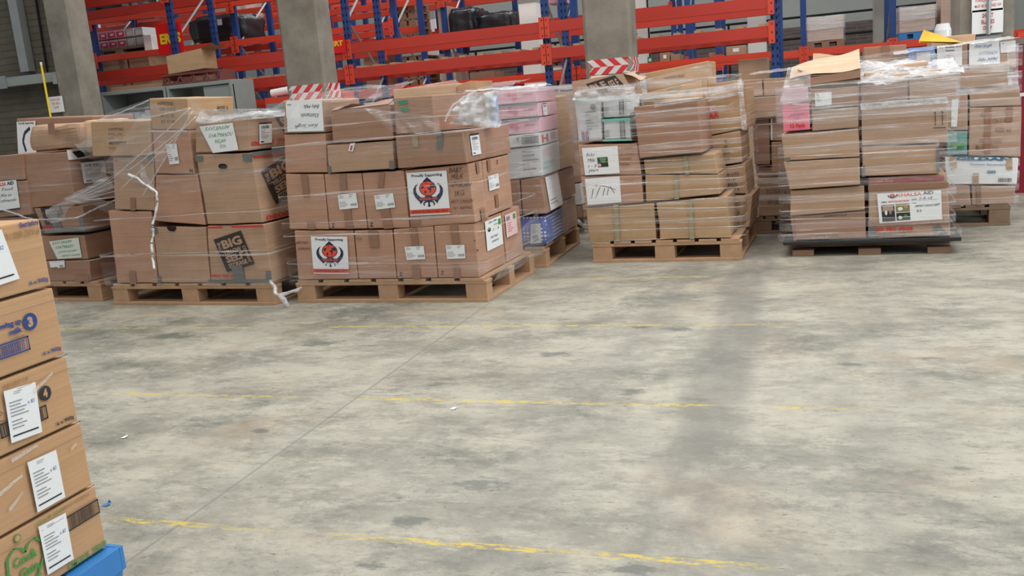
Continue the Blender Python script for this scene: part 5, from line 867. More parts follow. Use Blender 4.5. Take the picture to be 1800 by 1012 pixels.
carton('P5', ((0.3933,0.586),(0.8741,0.5642),(0.8837,0.4351),(0.3911,0.4054)), 0, .4, 'y', 'lower of two flat ochre cartons above the dark gap', parts=[tp('F', ((0.402,0.029),(0.463,0.018),(0.453,1.004),(0.394,1.008)), m=TAPE_T)])
ST = [('T', 'CW 12 PCS', (.2, .25, .75, .36), MARK, .5), ('T', 'XT 135', (.22, .42, .6, .53), MARK, .5), ('T', 'MADE', (.2, .6, .65, .71), MARK, .5), ('T', '19 19 8', (.22, .78, .7, .88), MARK, .5)]
carton('P5', ((0.7077,1.0575),(0.9865,1.0966),(0.9923,0.8199),(0.7255,0.7871)), .44, .5, 'y', 'tilted tan carton with red letters at the top corner of the nappy load', front=[('T', 'AR', (.15, .42, .42, .6), RED_, 1), ('T', 'FE', (.05, .28, .35, .42), PINK_P, 1)], skew=.03)
carton('P5', ((0.741,0.7861),(0.9703,0.8142),(0.9777,0.5991),(0.7479,0.5713)), .44, .5, 'y', 'tan carton with a column of stencil marks, third row down at the corner', front=[('T', 'X', (.5, .2, .6, .3), MARK, .5), ('T', 'W', (.48, .38, .6, .48), MARK, .5), ('T', 'CHINA', (.4, .58, .66, .67), MARK, .5), ('T', 'XLG', (.4, .76, .62, .86), MARK, .5)])
carton('P5', ((0.7634,0.5689),(0.9922,0.591),(1.0064,0.3784),(0.7758,0.3866)), .44, .5, 'y', 'tan carton with four stencilled lines above the bottom corner carton', front=[(a_, b_, (c_[0] * .7 + .25, c_[1], c_[2] * .8 + .2, c_[3]), d_, e_) for a_, b_, c_, d_, e_ in ST])
carton('P5', ((0.8029,0.3834),(1.0366,0.3716),(1.0121,0.0621),(0.7911,0.068)), .44, .55, 'y', 'bottom corner carton with two upright rows of faint print', front=[('T', 'HOSE 12', ((.55, .85), (.55, .2), (.66, .2), (.66, .85)), FAINT, .5), ('T', 'GW 1125', ((.75, .85), (.75, .2), (.86, .2), (.86, .85)), FAINT, .5)])
carton('P5', ((.02, 1.0), (.72, 1.0), (.72, .15), (.02, .15)), .52, .44, 'd', 'tall brown carton in the hidden rear half of the nappy load')
# cartons lying on top
open_carton('P5', ((-0.0922,1.2315),(0.2631,1.2525),(0.3191,1.0927),(-0.0844,1.1175)), .1, .36, 'g', 'open storage company carton leaning on the nappy packs', {'B': (.12, 10), 'R': (.1, -25)}, front=[('P', [(.26, .25), (.84, .02), (.95, .5), (.4, .95)], PANEL), ('T', 'BLE', ((.3, .35), (.6, .2), (.66, .5), (.38, .66)), K_GRY, 2), ('T', 'YOU', ((.36, .7), (.64, .58), (.68, .82), (.42, .92)), K_GRY, 2), ('T', 'SELF', ((.66, .25), (.84, .15), (.88, .5), (.7, .6)), K_GRY, 1.5)])
carton('P5', ((0.3085,1.2526),(0.759,1.2965),(0.7578,1.0701),(0.3161,1.0942)), .56, .35, 'y', 'long tan carton with faint print at the top back of the nappy load', front=[('T', 'SHOPFITTING', (.3, .3, .62, .4), MARK, .5)])
carton('P5', ((0.3373,1.1095),(0.7474,1.1689),(0.7501,1.0498),(0.3407,1.0291)), .3, .25, 'y', 'flat carton with torn grey tape across its edge, on the nappy load', parts=[('torn_tape', 'F', ((.22, .3), (.36, .2), (.38, .6), (.26, .8)), TAPE_T, ()), ('torn_tape', 'F', ((.42, .1), (.66, .0), (.64, .3), (.44, .4)), TAPE_T, ()), ('torn_tape', 'F', ((.7, .5), (.78, .4), (.8, .6), (.73, .7)), TAPE_G, ()), ('torn_tape', 'F', (.0, .25, .2, .75), TAPE_T, ())])
carton('P5', ((0.7114,1.1354),(0.9406,1.1504),(0.9451,1.0541),(0.7117,1.0458)), .6, .35, 'y', 'open edged tan carton behind the tilted one with red letters')
m = MB(); fo_ = rounded(-.035, 1.03, -.06, 1.02)
import random as _r
for k in range(26):
    z = .17 + k * .031; mt = (FILM_C, FILM, FILM_C, FILM_H)[k % 4]; film_band(m, 'P5', fo_, z, z + (.004 if mt is FILM_C else .035), (.06, -.1, .02, -.05, .09)[k % 5], mt, seed=k, wob=.004, nv=2, ns=70)
for k in range(8):
    z = .96 + k * .03; film_band(m, 'P5', rounded(-.03, .93, -.05, 1.0), z, z + (.006 if k % 2 else .04), (-.05, .05, -.09)[k % 3], (FILM_H, FILM_C, FILM)[k % 3], seed=40 + k, wob=.008, nv=2, ns=70)
sheet(m, wq('P5', -.03, ((-0.0384,1.1651),(0.3642,1.1607),(0.3696,1.059),(-0.0584,1.1074))), 30, 10, .05, FILM_X, 43)
sheet(m, wq('P5', -.0, ((0.2992,1.1367),(0.3921,1.1109),(0.3682,1.0218),(0.3009,0.9718))), 10, 10, .03, FILM_W, 45)
sheet(m, wq('P5', .42, ((0.7293,1.0866),(1.0063,1.1458),(0.9959,1.0535),(0.738,1.0175))), 14, 6, .02, FILM_W, 46)
sheet(m, wq('P5', .42, ((0.9619,1.1496),(0.9917,1.1544),(1.0182,0.8147),(0.9809,0.8172))), 4, 16, .02, FILM_W, 47)
sheet(m, wq('P5', .5, ((0.3068,1.2059),(0.7824,1.2784),(0.7864,1.1834),(0.3105,1.1274))), 20, 8, .02, FILM_H, 48)
sheet(m, wq('P5', -.04, ((0.4905,1.0498),(0.7745,1.0664),(0.7734,1.0418),(0.4888,1.0175))), 14, 4, .01, FILM_W, 49)
finish_film(m, 'P5', 'many drawn turns of film round the load with nappy packs and chart sheet')

# ---------------------------------------------------------------- load with the pink baby box on the black base sheet
pallet('P6', .03, .97, .9, 'low pallet beneath a black base sheet', WOOD_R, h=.075, nb=5, base=False)
m = MB(); m.box(-.52, .52, -.02, .94, 0, .026, BLACKPL); o = m.build('base_sheet', loc=wpt('P6', .5, 0, .077), rz=fr('P6')[3], bevel=.006); tag(o, 'black plastic base sheet under the load with the printed aid form', 'sheet')
carton('P6', ((0.0283,0.2601),(0.4794,0.2825),(0.4849,0.0642),(0.0451,0.0613)), 0, .5, 'd', 'bottom carton with faint upside down stencil, on the black base sheet', front=[('T', 'NW  KGS', ((.62, .9), (.3, .93), (.3, .82), (.62, .8)), MARK, .5), ('T', 'GROSS', (.45, .06, .75, .12), MARK, .5), ('T', 'THIS SIDE', (.2, .88, .42, .97), FAINT, .5)], parts=[('packing_tape', 'F', (.0, .0, .04, 1), TAPE_B, ())])
carton('P6', ((0.0286,0.4308),(0.4734,0.4419),(0.4759,0.2858),(0.0222,0.2636)), -.01, .5, 't', 'plain carton second from the black base sheet in the column with the pink box')
carton('P6', ((-0.0075,0.6177),(0.4478,0.6172),(0.45,0.4474),(0.0244,0.4358)), -.03, .5, 't', 'plain wide carton third from the black base sheet')
carton('P6', ((-0.0194,0.7895),(0.4406,0.7964),(0.4479,0.62),(-0.0033,0.621)), -.03, .5, 't', 'plain wide carton right below the pink baby box', parts=[('grey_tape', 'F', (.02, .88, .09, 1), TAPE_G, ())])
carton('P6', ((0.17,0.9215),(0.4434,0.9281),(0.4425,0.7997),(0.1679,0.7944)), -.03, .5, 'g', 'small plain carton beside the pink baby box, under the one with a square label')
carton('P6', ((0.1622,1.0518),(0.4442,1.0452),(0.4435,0.9315),(0.1634,0.9255)), -.03, .5, 'd', 'carton with a square white label beside the pink baby box', parts=[('shipping_label', 'F', ((0.095,0.192),(0.442,0.192),(0.438,0.833),(0.099,0.843)), WHITE, [('T', 'ii', (.1, .05, .2, .15), INK), ('L', (.1, .2, .5, .7), FAINT, 5)]), ('top_sheet', 'U', (.1, .1, .9, .95), WHITE, ())])
carton('P6', ((-0.0082,0.9719),(0.1575,0.9728),(0.1613,0.8036),(-0.0053,0.8028)), -.03, .4, PINK, 'bright pink baby box wrapped at the upper corner', name='baby_box', cat='box', front=[('O', (.5, .08, .16, .12), MATS['pink_mid']), ('T', 'Johnson\'s', (.25, .34, .78, .46), solid('ink_violet', (110, 60, 130), .5), .5, 1), ('T', 'baby', (.4, .48, .65, .56), MATS['ink_violet'], .5), ('T', '12 Pack', (.28, .72, .82, .88), RED_, 1.5), ('L', (.2, .58, .8, .66), RED_, 1)], right=[('R', (.1, .1, .9, .9), PINK)])
carton('P6', ((-0.0055,1.0901),(0.1559,1.073),(0.1576,0.9797),(-0.0081,0.9788)), -.03, .4, PINK_P, 'paler pink pack veiled by film on top of the bright pink box', name='baby_pack', cat='pack', bulge=.01, r=.015)
open_carton('P6', ((0.1613,1.1446),(0.44,1.1369),(0.446,1.0475),(0.1597,1.0543)), .06, .36, 'i', 'open carton with a raised lid on top of the column with the square label', {'L': (.08, 20), 'B': (.14, 60)})
m = MB(); Z = wpt('P6', 0, 0, 0)
lid = ((0.041,1.1552),(0.453,1.2368),(0.4652,1.1244),(0.0809,1.1135))
tq = [wpt('P6', lid[0][0], .3, lid[0][1] + .03), wpt('P6', lid[1][0], .3, lid[1][1] + .03), wpt('P6', lid[1][0], -.02, lid[2][1] + .02), wpt('P6', lid[0][0], -.02, lid[3][1] - .0)]
pm = quadmap(tq)
for h in (0, .012): m.grid(lambda i, j: pm(i, j) + Vector((0, 0, h + .01 * math.sin(i * 6))), 8, 4, K_IN)
for e0, e1 in ((2, 3), (0, 1)):
    pm2 = quadmap([tq[e0], tq[e1], tq[e1] - Vector((0, 0, .045)), tq[e0] - Vector((0, 0, .045))]); m.grid(lambda i, j: pm2(i, j), 4, 2, K_DRK)
pm2 = quadmap([tq[1], tq[2], tq[2] - Vector((0, 0, .1)), tq[1] - Vector((0, 0, .1))]); m.grid(lambda i, j: pm2(i, j), 4, 2, K_DRK); 
o = m.build('box_lid'); tag(o, 'loose tilted carton lid on the load with the pink baby box', 'box lid')
carton('P6', ((0.4937,0.4896),(0.9412,0.4902),(0.9647,0.0635),(0.4915,0.0623)), 0, .6, 'g', 'storage company carton bearing the large aid form above the black base sheet', front=[('R', (.0, .03, .95, .1), solid('ink_dull_red', (160, 66, 66), .6)), ('T', 'ion Box', (.12, .04, .32, .09), K_GRY, 1), ('T', '00 783 4949', (.1, .82, .55, .9), RED_, 1.5), ('T', 'gyellow.co.uk', (.1, .91, .46, .98), MARK, 1), ('P', [(.48, .155), (.62, .125), (.64, .15), (.52, .17)], PANEL)],
       parts=[tp('F', (.0, .13, 1, .22)), tp('F', (.0, .72, 1, .79)), ('printed_form', 'F', ((0.112,0.273),(0.907,0.256),(0.904,0.719),(0.142,0.750)), WHITE, [('T', 'KHALSA', (.31, .03, .7, .14), ORANGE, 1), ('T', 'AID', (.72, .01, .88, .12), NAVY, 1), ('O', (.24, .09, .04, .07), NAVY), ('O', (.24, .07, .028, .05), ORANGE), ('S', [(.17, .06), (.19, .14), (.24, .18), (.29, .14), (.31, .06)], .01, NAVY),
        ('T', 'NEPAL', (.06, .27, .15, .32), INK, 1), ('T', 'EARTHQUAKE RELIEF', (.17, .26, .5, .33), ORANGE, 1), ('T', 'DATE:', (.54, .24, .62, .29), INK, .5), ('T', '1-5-15', (.66, .2, .85, .28), INK, 0, 2), ('R', (.64, .3, .94, .305), INK), ('T', 'ITEM:', (.54, .38, .61, .42), INK, .5), ('T', 'HAND SANITISER', (.57, .44, .95, .53), INK, 0, 2), ('T', '32', (.6, .62, .68, .7), INK, 0, 2),
        ('R', (.05, .39, .26, .96), PANEL), ('P', [(.07, .42), (.24, .42), (.24, .58), (.07, .6)], K_TAN), ('O', (.12, .66, .02, .08), WHITE), ('O', (.19, .64, .02, .08), GREYINK), ('R', (.28, .38, .5, .66), solid('photo_olive', (120, 116, 60), .5)), ('O', (.35, .55, .04, .06), WHITE), ('O', (.44, .5, .03, .05), K_TAN), ('R', (.28, .69, .5, .95), PANEL), ('O', (.34, .85, .03, .06), WHITE), ('O', (.43, .8, .03, .05), GREENINK)], 'white printed aid form with three photographs'),
        ('grey_tape', 'F', ((.0, .83), (.09, .8), (.1, .98), (.0, .98)), TAPE_G, ()), ('grey_tape', 'F', ((.78, .86), (.86, .8), (.96, .94), (.88, .99)), TAPE_G, ())])
carton('P6', ((0.455,0.6821),(0.8894,0.6685),(0.8972,0.4894),(0.4571,0.497)), -.02, .5, 't', 'plain tan carton directly above the one with the large aid form', parts=[('grey_tape', 'F', (.0, .62, .04, 1), TAPE_G, ()), ('grey_tape', 'F', (.96, .1, 1, .9), TAPE_G, ())])
carton('P6', ((0.4533,0.9253),(0.9345,0.9229),(0.9434,0.6735),(0.455,0.6859)), -.02, .6, 'g', 'wide carton printed with two upward arrows', front=[('P', [(.84, .3), (.855, .22), (.87, .3)], INK), ('R', (.851, .28, .859, .58), INK), ('P', [(.92, .29), (.935, .21), (.95, .29)], INK), ('R', (.931, .27, .939, .57), INK), ('R', (.83, .62, .97, .64), INK)])
carton('P6', ((0.451,1.0648),(0.7175,1.0586),(0.7211,0.9231),(0.4534,0.9304)), -.02, .6, 'd', 'dark top carton under bright film beside the open lidded one')
carton('P6', ((0.7222,1.0582),(0.9816,1.0488),(0.9832,0.9239),(0.7242,0.9245)), -.02, .6, 'g', 'top corner carton overhanging above the arrows carton')
carton('P6', ((0.6285,1.1556),(0.8538,1.1658),(0.86,1.0588),(0.6347,1.0645)), .25, .2, 'i', 'long pale carton with small arrow marks lying on the top', front=[('P', [(.3 + d_, .55), (.33 + d_, .2), (.36 + d_, .55)], INK) for d_ in (0, .07, .5, .57)])
carton('P6', ((0.6292,1.1032),(0.9134,1.1113),(0.9202,1.0539),(0.6324,1.0586)), .08, .13, 'i', 'thin flat carton lying in front of the one with arrow marks')
carton('P6', ((0.4739,1.1239),(0.6172,1.1247),(0.6204,1.0664),(0.4769,1.065)), .12, .25, 'i', 'small low carton between the loose lid and the flat cartons')
carton('P6', ((.02, 1.05), (.93, 1.05), (.93, .105), (.02, .105)), .62, .3, 'd', 'tall brown carton in the hidden rear of the load on the black sheet')
m = MB(); fo_ = rounded(-.04, .985, -.055, .95); ft2 = rounded(-.045, 1.0, -.06, .96)
for k in range(24):
    z = .12 + k * .04; mt = (FILM, FILM_C, FILM_H, FILM_C)[k % 4]; film_band(m, 'P6', fo_, z, z + (.004 if mt is FILM_C else .05), (.08, .04, .1, -.03, .06)[k % 5], mt, seed=60 + k, wob=.005, nv=2, ns=70)
for z0, z1, mt in ((.88, 1.0, FILM_H), (1.0, 1.09, FILM_H), (1.07, 1.08, FILM_C)): film_band(m, 'P6', ft2, z0, z1, .05, mt, seed=int(z0 * 77), wob=.01)
film_band(m, 'P6', rounded(-.05, 1.02, -.055, .96), .11, .15, 0, FILM_H, seed=7)
sheet(m, wq('P6', -.05, ((0.0352,1.1968),(0.1679,1.1609),(0.1644,0.9555),(-0.0208,0.9699))), 16, 20, .03, FILM_W, 53)
sheet(m, [wpt('P6', .38, .35, 1.2), wpt('P6', 1.0, .4, 1.16), wpt('P6', 1.02, -.04, 1.075), wpt('P6', .44, -.05, 1.055)], 30, 14, .03, FILM_X, 54)
sheet(m, wq('P6', -.06, ((0.4494,0.9472),(0.9273,0.9458),(0.9368,0.9089),(0.4524,0.9063))), 30, 4, .015, FILM_X, 55)
sheet(m, wq('P6', -.05, ((0.4513,0.7038),(0.8848,0.7028),(0.8913,0.6621),(0.4509,0.6554))), 22, 4, .012, FILM_H, 56)
sheet(m, wq('P6', .4, ((0.4192,1.2302),(0.8884,1.2554),(0.9219,1.1477),(0.4527,1.1013))), 20, 10, .03, FILM_H, 57)
finish_film(m, 'P6', 'heavy film round the load on the black base sheet, bright over its top')

# ---------------------------------------------------------------- white wrapped load at the end of the row
pallet('P7', -1.05, .0, .9, 'weathered pallet under the white garment carton', WOOD_D, h=.15)
carton('P7', ((-0.6441,0.3139),(-0.2558,0.2947),(-0.2461,0.1298),(-0.636,0.1416)), 0, .5, 'g', 'bottom carton in the white wrapped load, beside the frame with aid form', bulge=.006)
carton('P7', ((-0.2523,0.2945),(0.0274,0.2729),(0.0239,0.1228),(-0.2461,0.1298)), 0, .5, 'g', 'bottom corner carton under the white garment carton', parts=[tp('F', (.12, .0, .22, 1))])
carton('P7', ((-0.4245,0.5012),(0.0435,0.4675),(0.0341,0.2824),(-0.4152,0.3046)), 0, .6, WHITE, 'white garment carton with blue lettering', front=[('T', 'GILDAN', (.15, -.0, .9, .12), solid('ink_steel', (52, 110, 150), .5), 3), ('T', 'Genuine Stewardship', (.35, .22, .86, .32), MATS['ink_steel'], .5), ('T', 'G05', (.58, .48, .7, .6), MATS['ink_steel'], 1.5), ('B', (.74, .75, .92, .9), INK)], parts=[tp('F', ((0.074,0.008),(0.162,0.005),(0.167,0.404),(0.076,0.405)), m=K_YEL), tp('F', ((0.830,0.025),(0.907,0.023),(0.919,0.432),(0.840,0.433)), m=K_YEL), tp('F', ((0.388,0.586),(0.466,0.585),(0.469,0.989),(0.390,0.989)), m=K_YEL)])
carton('P7', ((-0.271,0.8299),(0.0522,0.8145),(0.0538,0.4708),(-0.2732,0.4981)), 0, .6, 'g', 'large carton with printed lines above the white garment carton', front=[('T', 'TAPE', (.2, .12, .4, .2), FAINT, .5), ('T', 'CN 2 KGS', (.45, .24, .8, .32), FAINT, .5), ('T', 'SIZE 42', (.5, .42, .8, .5), FAINT, .5), ('T', 'GW 18 KGS', (.2, .64, .62, .72), FAINT, .5), ('T', 'Made in China', (.14, .76, .58, .86), FAINT, .5)], parts=[tp('F', (.3, .0, .42, .95), m=TAPE_B), tp('F', (.7, .0, .82, .3), m=TAPE_B)])
carton('P7', ((-0.4288,0.9353),(-0.2796,0.9307),(-0.2758,0.6749),(-0.4191,0.6848)), 0, .5, 'g', 'narrow brown carton with a pale sheet beside the large printed one', parts=[('printed_sheet', 'F', ((.3, .15), (.6, .15), (.5, .9), (.25, .9)), WHITE, ())])
carton('P7', ((-0.4191,0.6808),(-0.2758,0.6749),(-0.2733,0.502),(-0.41,0.5103)), 0, .5, solid('teal_bag', (110, 160, 152), .35, var=.3, scale=20), 'teal printed pack pressed beside the large printed carton', name='product_pack', cat='pack', bulge=.015, front=[('R', (.2, .5, .8, .7), GREENINK)])
carton('P7', ((-0.2765,0.9612),(0.0352,0.9501),(0.0487,0.8166),(-0.271,0.8318)), 0, .6, 'g', 'brown carton with shiny film above the large printed carton')
carton('P7', ((-0.4671,1.0967),(-0.0407,1.0696),(-0.0382,0.9564),(-0.4587,0.965)), -.01, .5, 'g', 'wide shallow carton under the handwritten paper')
carton('P7', ((-0.2787,1.2667),(0.0119,1.2621),(0.0199,1.0683),(-0.2724,1.0833)), .05, .5, 'g', 'top carton with a large handwritten paper at the end of the row', parts=[('handwritten_sheet', 'F', ((0.025,0.024),(0.647,0.022),(0.661,0.820),(0.002,0.813)), WHITE, [('T', 'Ravi Singh', (.15, .1, .7, .28), LBLUE, 0, 3), ('T', 'KATHMANDU', (.3, .42, .9, .56), LBLUE, 0, 2), ('T', 'Sabs MPH', (.25, .7, .85, .86), LBLUE, 0, 3)], 'white paper with blue handwriting'), ('note', 'F', ((0.670,0.065),(0.988,0.047),(0.984,0.435),(0.677,0.443)), WHITE, [('T', 'oo', (.1, .1, .25, .2), INK)])])
carton('P7', ((-0.4775,1.2674),(-0.2786,1.2629),(-0.2725,1.0909),(-0.4724,1.0974)), .05, .5, 'g', 'carton with a white certificate like sheet, on the top row', parts=[('printed_sheet', 'F', ((0.018,0.024),(0.807,0.027),(0.792,0.852),(0.003,0.841)), WHITE, [('T', 'For Quality And', (.1, .05, .95, .14), INK, 1), ('T', 'Kindness', (.35, .2, .7, .3), INK, .5), ('O', (.5, .65, .22, .2), PINK_P), ('O', (.5, .65, .18, .16), WHITE), ('T', 'R', (.42, .5, .58, .8), PINK_P)])])
carton('P7', ((-0.6587,1.2698),(-0.4811,1.2658),(-0.4761,1.1094),(-0.6546,1.1138)), .05, .5, BLUEPACK, 'blue printed pack on the top row beside the white sheet', name='product_pack', cat='pack', front=[('R', (.3, .25, .8, 1.0), PACK)])
carton('P7', ((-0.9488,1.3062),(-0.6567,1.3013),(-0.6487,1.114),(-0.9421,1.1323)), .2, .4, 'd', 'brown carton with a tape strip showing above the loose lid', parts=[tp('F', (.42, .0, .6, .35), m=TAPE_B)])
carton('P7', ((-1.0, 1.02), (-.38, 1.02), (-.38, .15), (-1.0, .15)), .1, .7, 'd', 'large carton inside the white wrapped load, hidden by its neighbour')
m = MB(); YS = ((0.804,1.305),(0.841,1.385),)
yq = [Vector((YS[0][0], 7.4, YS[0][1])), Vector((YS[1][0], 7.45, YS[1][1])), Vector((YS[1][0] + .33, 7.75, YS[1][1] - .12)), Vector((YS[0][0] + .36, 7.3, YS[0][1] - .05))]
pm = quadmap(yq)
for h in (0, .01): m.grid(lambda i, j: pm(i, j) + Vector((0, 0, h)), 4, 4, YELCARD)
m.grid(lambda i, j: (pm(i, 0) if j < .5 else pm(i, 0) + Vector((0, 0, .01))), 4, 1, YELCARD)
prop('yellow_board', 'yellow board tilted on top of the end load', 'board', m)
(x0, z0), (x1, z1) = ((1.128,1.345),(1.235,1.343),); goods(((x0 - .2, z0), (x1, z0)), 7.75, 1.03, .3, 'i', 'pale carton behind the yellow board')
(x0, z0), (x1, z1) = ((0.985,1.352),(1.069,1.442),)
m = MB(); n0 = (x0 + x1) / 2; m.tube([(n0, 7.9, 1.03), (n0, 7.9, z1 - .05), (n0, 7.9, z1)], [.06, .06, .045], solid('roll_film', (206, 210, 214), .25, spec=.8), 18); prop('film_roll', 'upright roll of clear film beside the yellow board', 'roll', m)
m = MB(); fo_ = rounded(-1.08, .045, -.04, .93)
for k in range(26):
    z = .16 + k * .042; mt = (FILM_H, FILM_C, FILM_H, FILM)[k % 4]; film_band(m, 'P7', fo_, z, z + (.005 if mt is FILM_C else .045), (.05, .02, -.04)[k % 3], mt, seed=90 + k, wob=.005, nv=2, ns=60)
sheet(m, [wpt('P7', -.75, .4, 1.27), wpt('P7', .03, .4, 1.29), wpt('P7', .03, .0, 1.265), wpt('P7', -.75, .0, 1.235)], 30, 8, .014, FILM_X, 64)
sheet(m, wq('P7', -.05, ((-0.4711,1.1311),(-0.0479,1.1184),(-0.0362,1.0503),(-0.4705,1.0739))), 22, 6, .02, FILM_W, 65)
sheet(m, wq('P7', -.05, ((-0.3632,0.9652),(0.0161,0.9859),(0.0241,0.9329),(-0.3556,0.9187))), 22, 6, .02, FILM_W, 66)
sheet(m, wq('P7', -.03, ((-0.0539,1.2233),(0.0134,1.2314),(0.02,0.9555),(-0.0413,0.9607))), 6, 14, .03, FILM_W, 67)
finish_film(m, 'P7', 'cloudy film round the end load with the white garment carton')

# ---------------------------------------------------------------- dim load between the nappy load and the pink box load
pallet('P8', -.05, .54, .9, 'pallet in the dim gap beside the black base sheet', WOOD_D, h=.13)
carton('P8', ((-0.0889,1.1491),(0.0484,1.1453),(0.053,1.0186),(-0.0848,1.0215)), 0, .5, 'g', 'top shaded carton next to the tilted one with red letters', bulge=.006)
carton('P8', ((0.0504,1.1451),(0.2863,1.1406),(0.2916,1.0154),(0.055,1.0184)), 0, .5, 'g', 'top shaded carton running behind the veiled pink pack')
carton('P8', ((-0.0767,1.0188),(0.2837,1.014),(0.2885,0.8615),(-0.0489,0.8616)), -.02, .5, 'g', 'long shaded carton in the second row of the gap load')
carton('P8', ((-0.0344,0.8576),(0.0917,0.8588),(0.0868,0.5126),(-0.0279,0.5191)), .02, .5, 'd', 'tall dark wrapped carton in the middle of the gap load')
carton('P8', ((0.0979,0.8624),(0.2996,0.8598),(0.3,0.6791),(0.0954,0.6883)), .02, .5, 'g', 'upper of two small cartons beside the tall dark one', parts=[('shipping_label', 'F', (.0, .05, .06, .95), WHITE, ())])
carton('P8', ((0.0953,0.6841),(0.3,0.675),(0.2995,0.4462),(0.0935,0.4531)), .02, .5, 't', 'lower of two small cartons beside the tall dark one')
carton('P8', ((-0.0126,0.4226),(0.3316,0.4131),(0.325,0.0545),(-0.0106,0.0574)), .0, .6, 't', 'broad bottom carton of the gap load crossed by tight film', front=[('T', 'ROSAN', (.2, .28, .6, .42), FAINT, 1), ('T', 'W15ABE', (.2, .55, .62, .68), FAINT, 1)])
carton('P8', ((-0.0281,0.5149),(0.3314,0.4403),(0.3309,0.4132),(-0.0142,0.4227)), .05, .5, 'd', 'flat dark carton on the broad bottom one in the gap')
m = MB(); fo_ = rounded(-.09, .57, -.04, .95)
for k in range(20):
    z = .16 + k * .05; mt = (FILM, FILM_C, FILM_H)[k % 3]; film_band(m, 'P8', fo_, z, z + (.005 if mt is FILM_C else .05), (.04, -.03)[k % 2], mt, seed=120 + k, wob=.005, nv=2, ns=60)
film_band(m, 'P8', fo_, .38, .42, 0, FILM_C, seed=3); film_band(m, 'P8', fo_, .26, .3, .02, FILM_C, seed=4)
sheet(m, [wpt('P8', -.05, .5, 1.2), wpt('P8', .4, .5, 1.22), wpt('P8', .4, -.03, 1.195), wpt('P8', -.05, -.03, 1.18)], 14, 8, .01, FILM_W, 74)
finish_film(m, 'P8', 'film round the dim load in the gap behind the nappy load')

# ================================================================ THE NEAR STACK OF MILK CARTONS
FR['N'] = (-1.625, 1.63, 90)
def perf(op_y0, op_y1, mat=HOLE):      # torn perforation along the lower edge
    return [('R', (k / 60, .975, k / 60 + .009, .995), mat) for k in range(60)]
zs = [.1505, .3135, .4765, .639, .8015, .96]
US = (.0, -.008, -.014, -.016, -.018)
def near(i, marks, slips, label):
    """marks and slips are given in metres along the face (u) and above the floor (z)"""
    u0, u1 = -.42, US[i]; z0, z1 = zs[i] + .001, zs[i + 1] - .001
    fx = lambda u: (u - u0) / (u1 - u0); fz = lambda z: (z1 - z) / (z1 - z0)
    ops = []
    for mk in marks:
        k = mk[0]
        if k == 'T': r = mk[2]; ops.append(('T', mk[1], (fx(r[0]), fz(r[1]), fx(r[2]), fz(r[3]))) + tuple(mk[3:]))
        elif k in 'RBL': r = mk[1]; ops.append((k, (fx(r[0]), fz(r[1]), fx(r[2]), fz(r[3]))) + tuple(mk[2:]))
        elif k == 'F': r = mk[1]; ops.append(('F', (fx(r[0]), fz(r[1]), fx(r[2]), fz(r[3])), mk[2], .0035 / (u1 - u0), .0035 / (z1 - z0)))
        elif k == 'O': r = mk[1]; ops.append(('O', (fx(r[0]), fz(r[1]), r[2] / (u1 - u0), r[2] / (z1 - z0)), mk[2]))
        elif k == 'S': ops.append(('S', [(fx(a), fz(b)) for a, b in mk[1]], mk[2] / (u1 - u0), mk[3]))
    ops += [('R', (k / 70, .985, k / 70 + .008, .998), HOLE) for k in range(70)]
    parts = [('delivery_slip', 'F', ((fx(a), fz(b)), (fx(c), fz(d)), (fx(e), fz(f)), (fx(g), fz(h))), WHITE, slip_ops(), 'white delivery slip with blue pen mark') for a, b, c, d, e, f, g, h in slips]
    if i in (0, 1, 2, 3): ops += [('R', (0, .185, 1, .192), K_DRK)]
    return carton('N', ((u0, z1), (u1, z1), (u1, z0), (u0, z0)), 0, .4, 'n', label, front=ops, parts=parts, bulge=.002, r=.004, name='milk_carton', cat='box')
BROWNINK = solid('ink_brown_date', (150, 110, 76), .7); BLUP = solid('ink_mid_blue', (44, 62, 130), .6)
near(4, [('T', 'Best before', (-.078, .956, -.028, .944), BLUP, 1), ('T', '01/08/2016', (-.128, .938, -.03, .923), BROWNINK, 0, 1), ('T', '6 x 900g', (-.082, .827, -.03, .814), BLUP, 1)], [(-.235, .947, -.13, .949, -.108, .838, -.213, .832)], 'uppermost tan milk carton of the near stack, marked best before')
near(3, [('T', 'growing up', (-.2, .754, -.123, .738), BLUP, 2), ('T', 'milk', (-.158, .736, -.125, .724), BLUP, 2), ('T', 'n/l 24mths', (-.155, .718, -.12, .713), BROWNINK, .5), ('O', (-.1, .74, .019), BLUEINK), ('T', '3', (-.107, .751, -.093, .728), K_NEAR, 3),
         ('F', (-.26, .712, -.113, .68), BLUP), ('B', (-.25, .707, -.125, .685), BLUP, 30), ('T', '6 x 900g', (-.082, .666, -.03, .654), BLUP, 1)], [], 'tan milk carton with a blue circled number three')
near(2, [('T', '10/2016', (-.2, .626, -.135, .617), BROWNINK, 0, 1), ('O', (-.097, .574, .017), INK), ('T', '4', (-.103, .584, -.091, .564), K_NEAR, 3), ('T', 'up', (-.135, .585, -.118, .572), INK, 2), ('T', 'milk', (-.135, .568, -.118, .556), INK, 2), ('F', (-.23, .549, -.101, .517), INK), ('B', (-.225, .545, -.112, .521), INK, 30),
         ('S', [(-.24, .59), (-.215, .57), (-.235, .56), (-.21, .55)], .001, INK), ('T', '6 x 900g', (-.082, .5, -.03, .488), INK, 1)], [(-.204, .614, -.12, .608, -.127, .494, -.21, .5)], 'tan milk carton with a black circled number four behind its slip')
near(1, [], [(-.181, .444, -.1, .441, -.099, .326, -.18, .326)], 'plain milk carton with one slip, between the number four and the green printed ones')
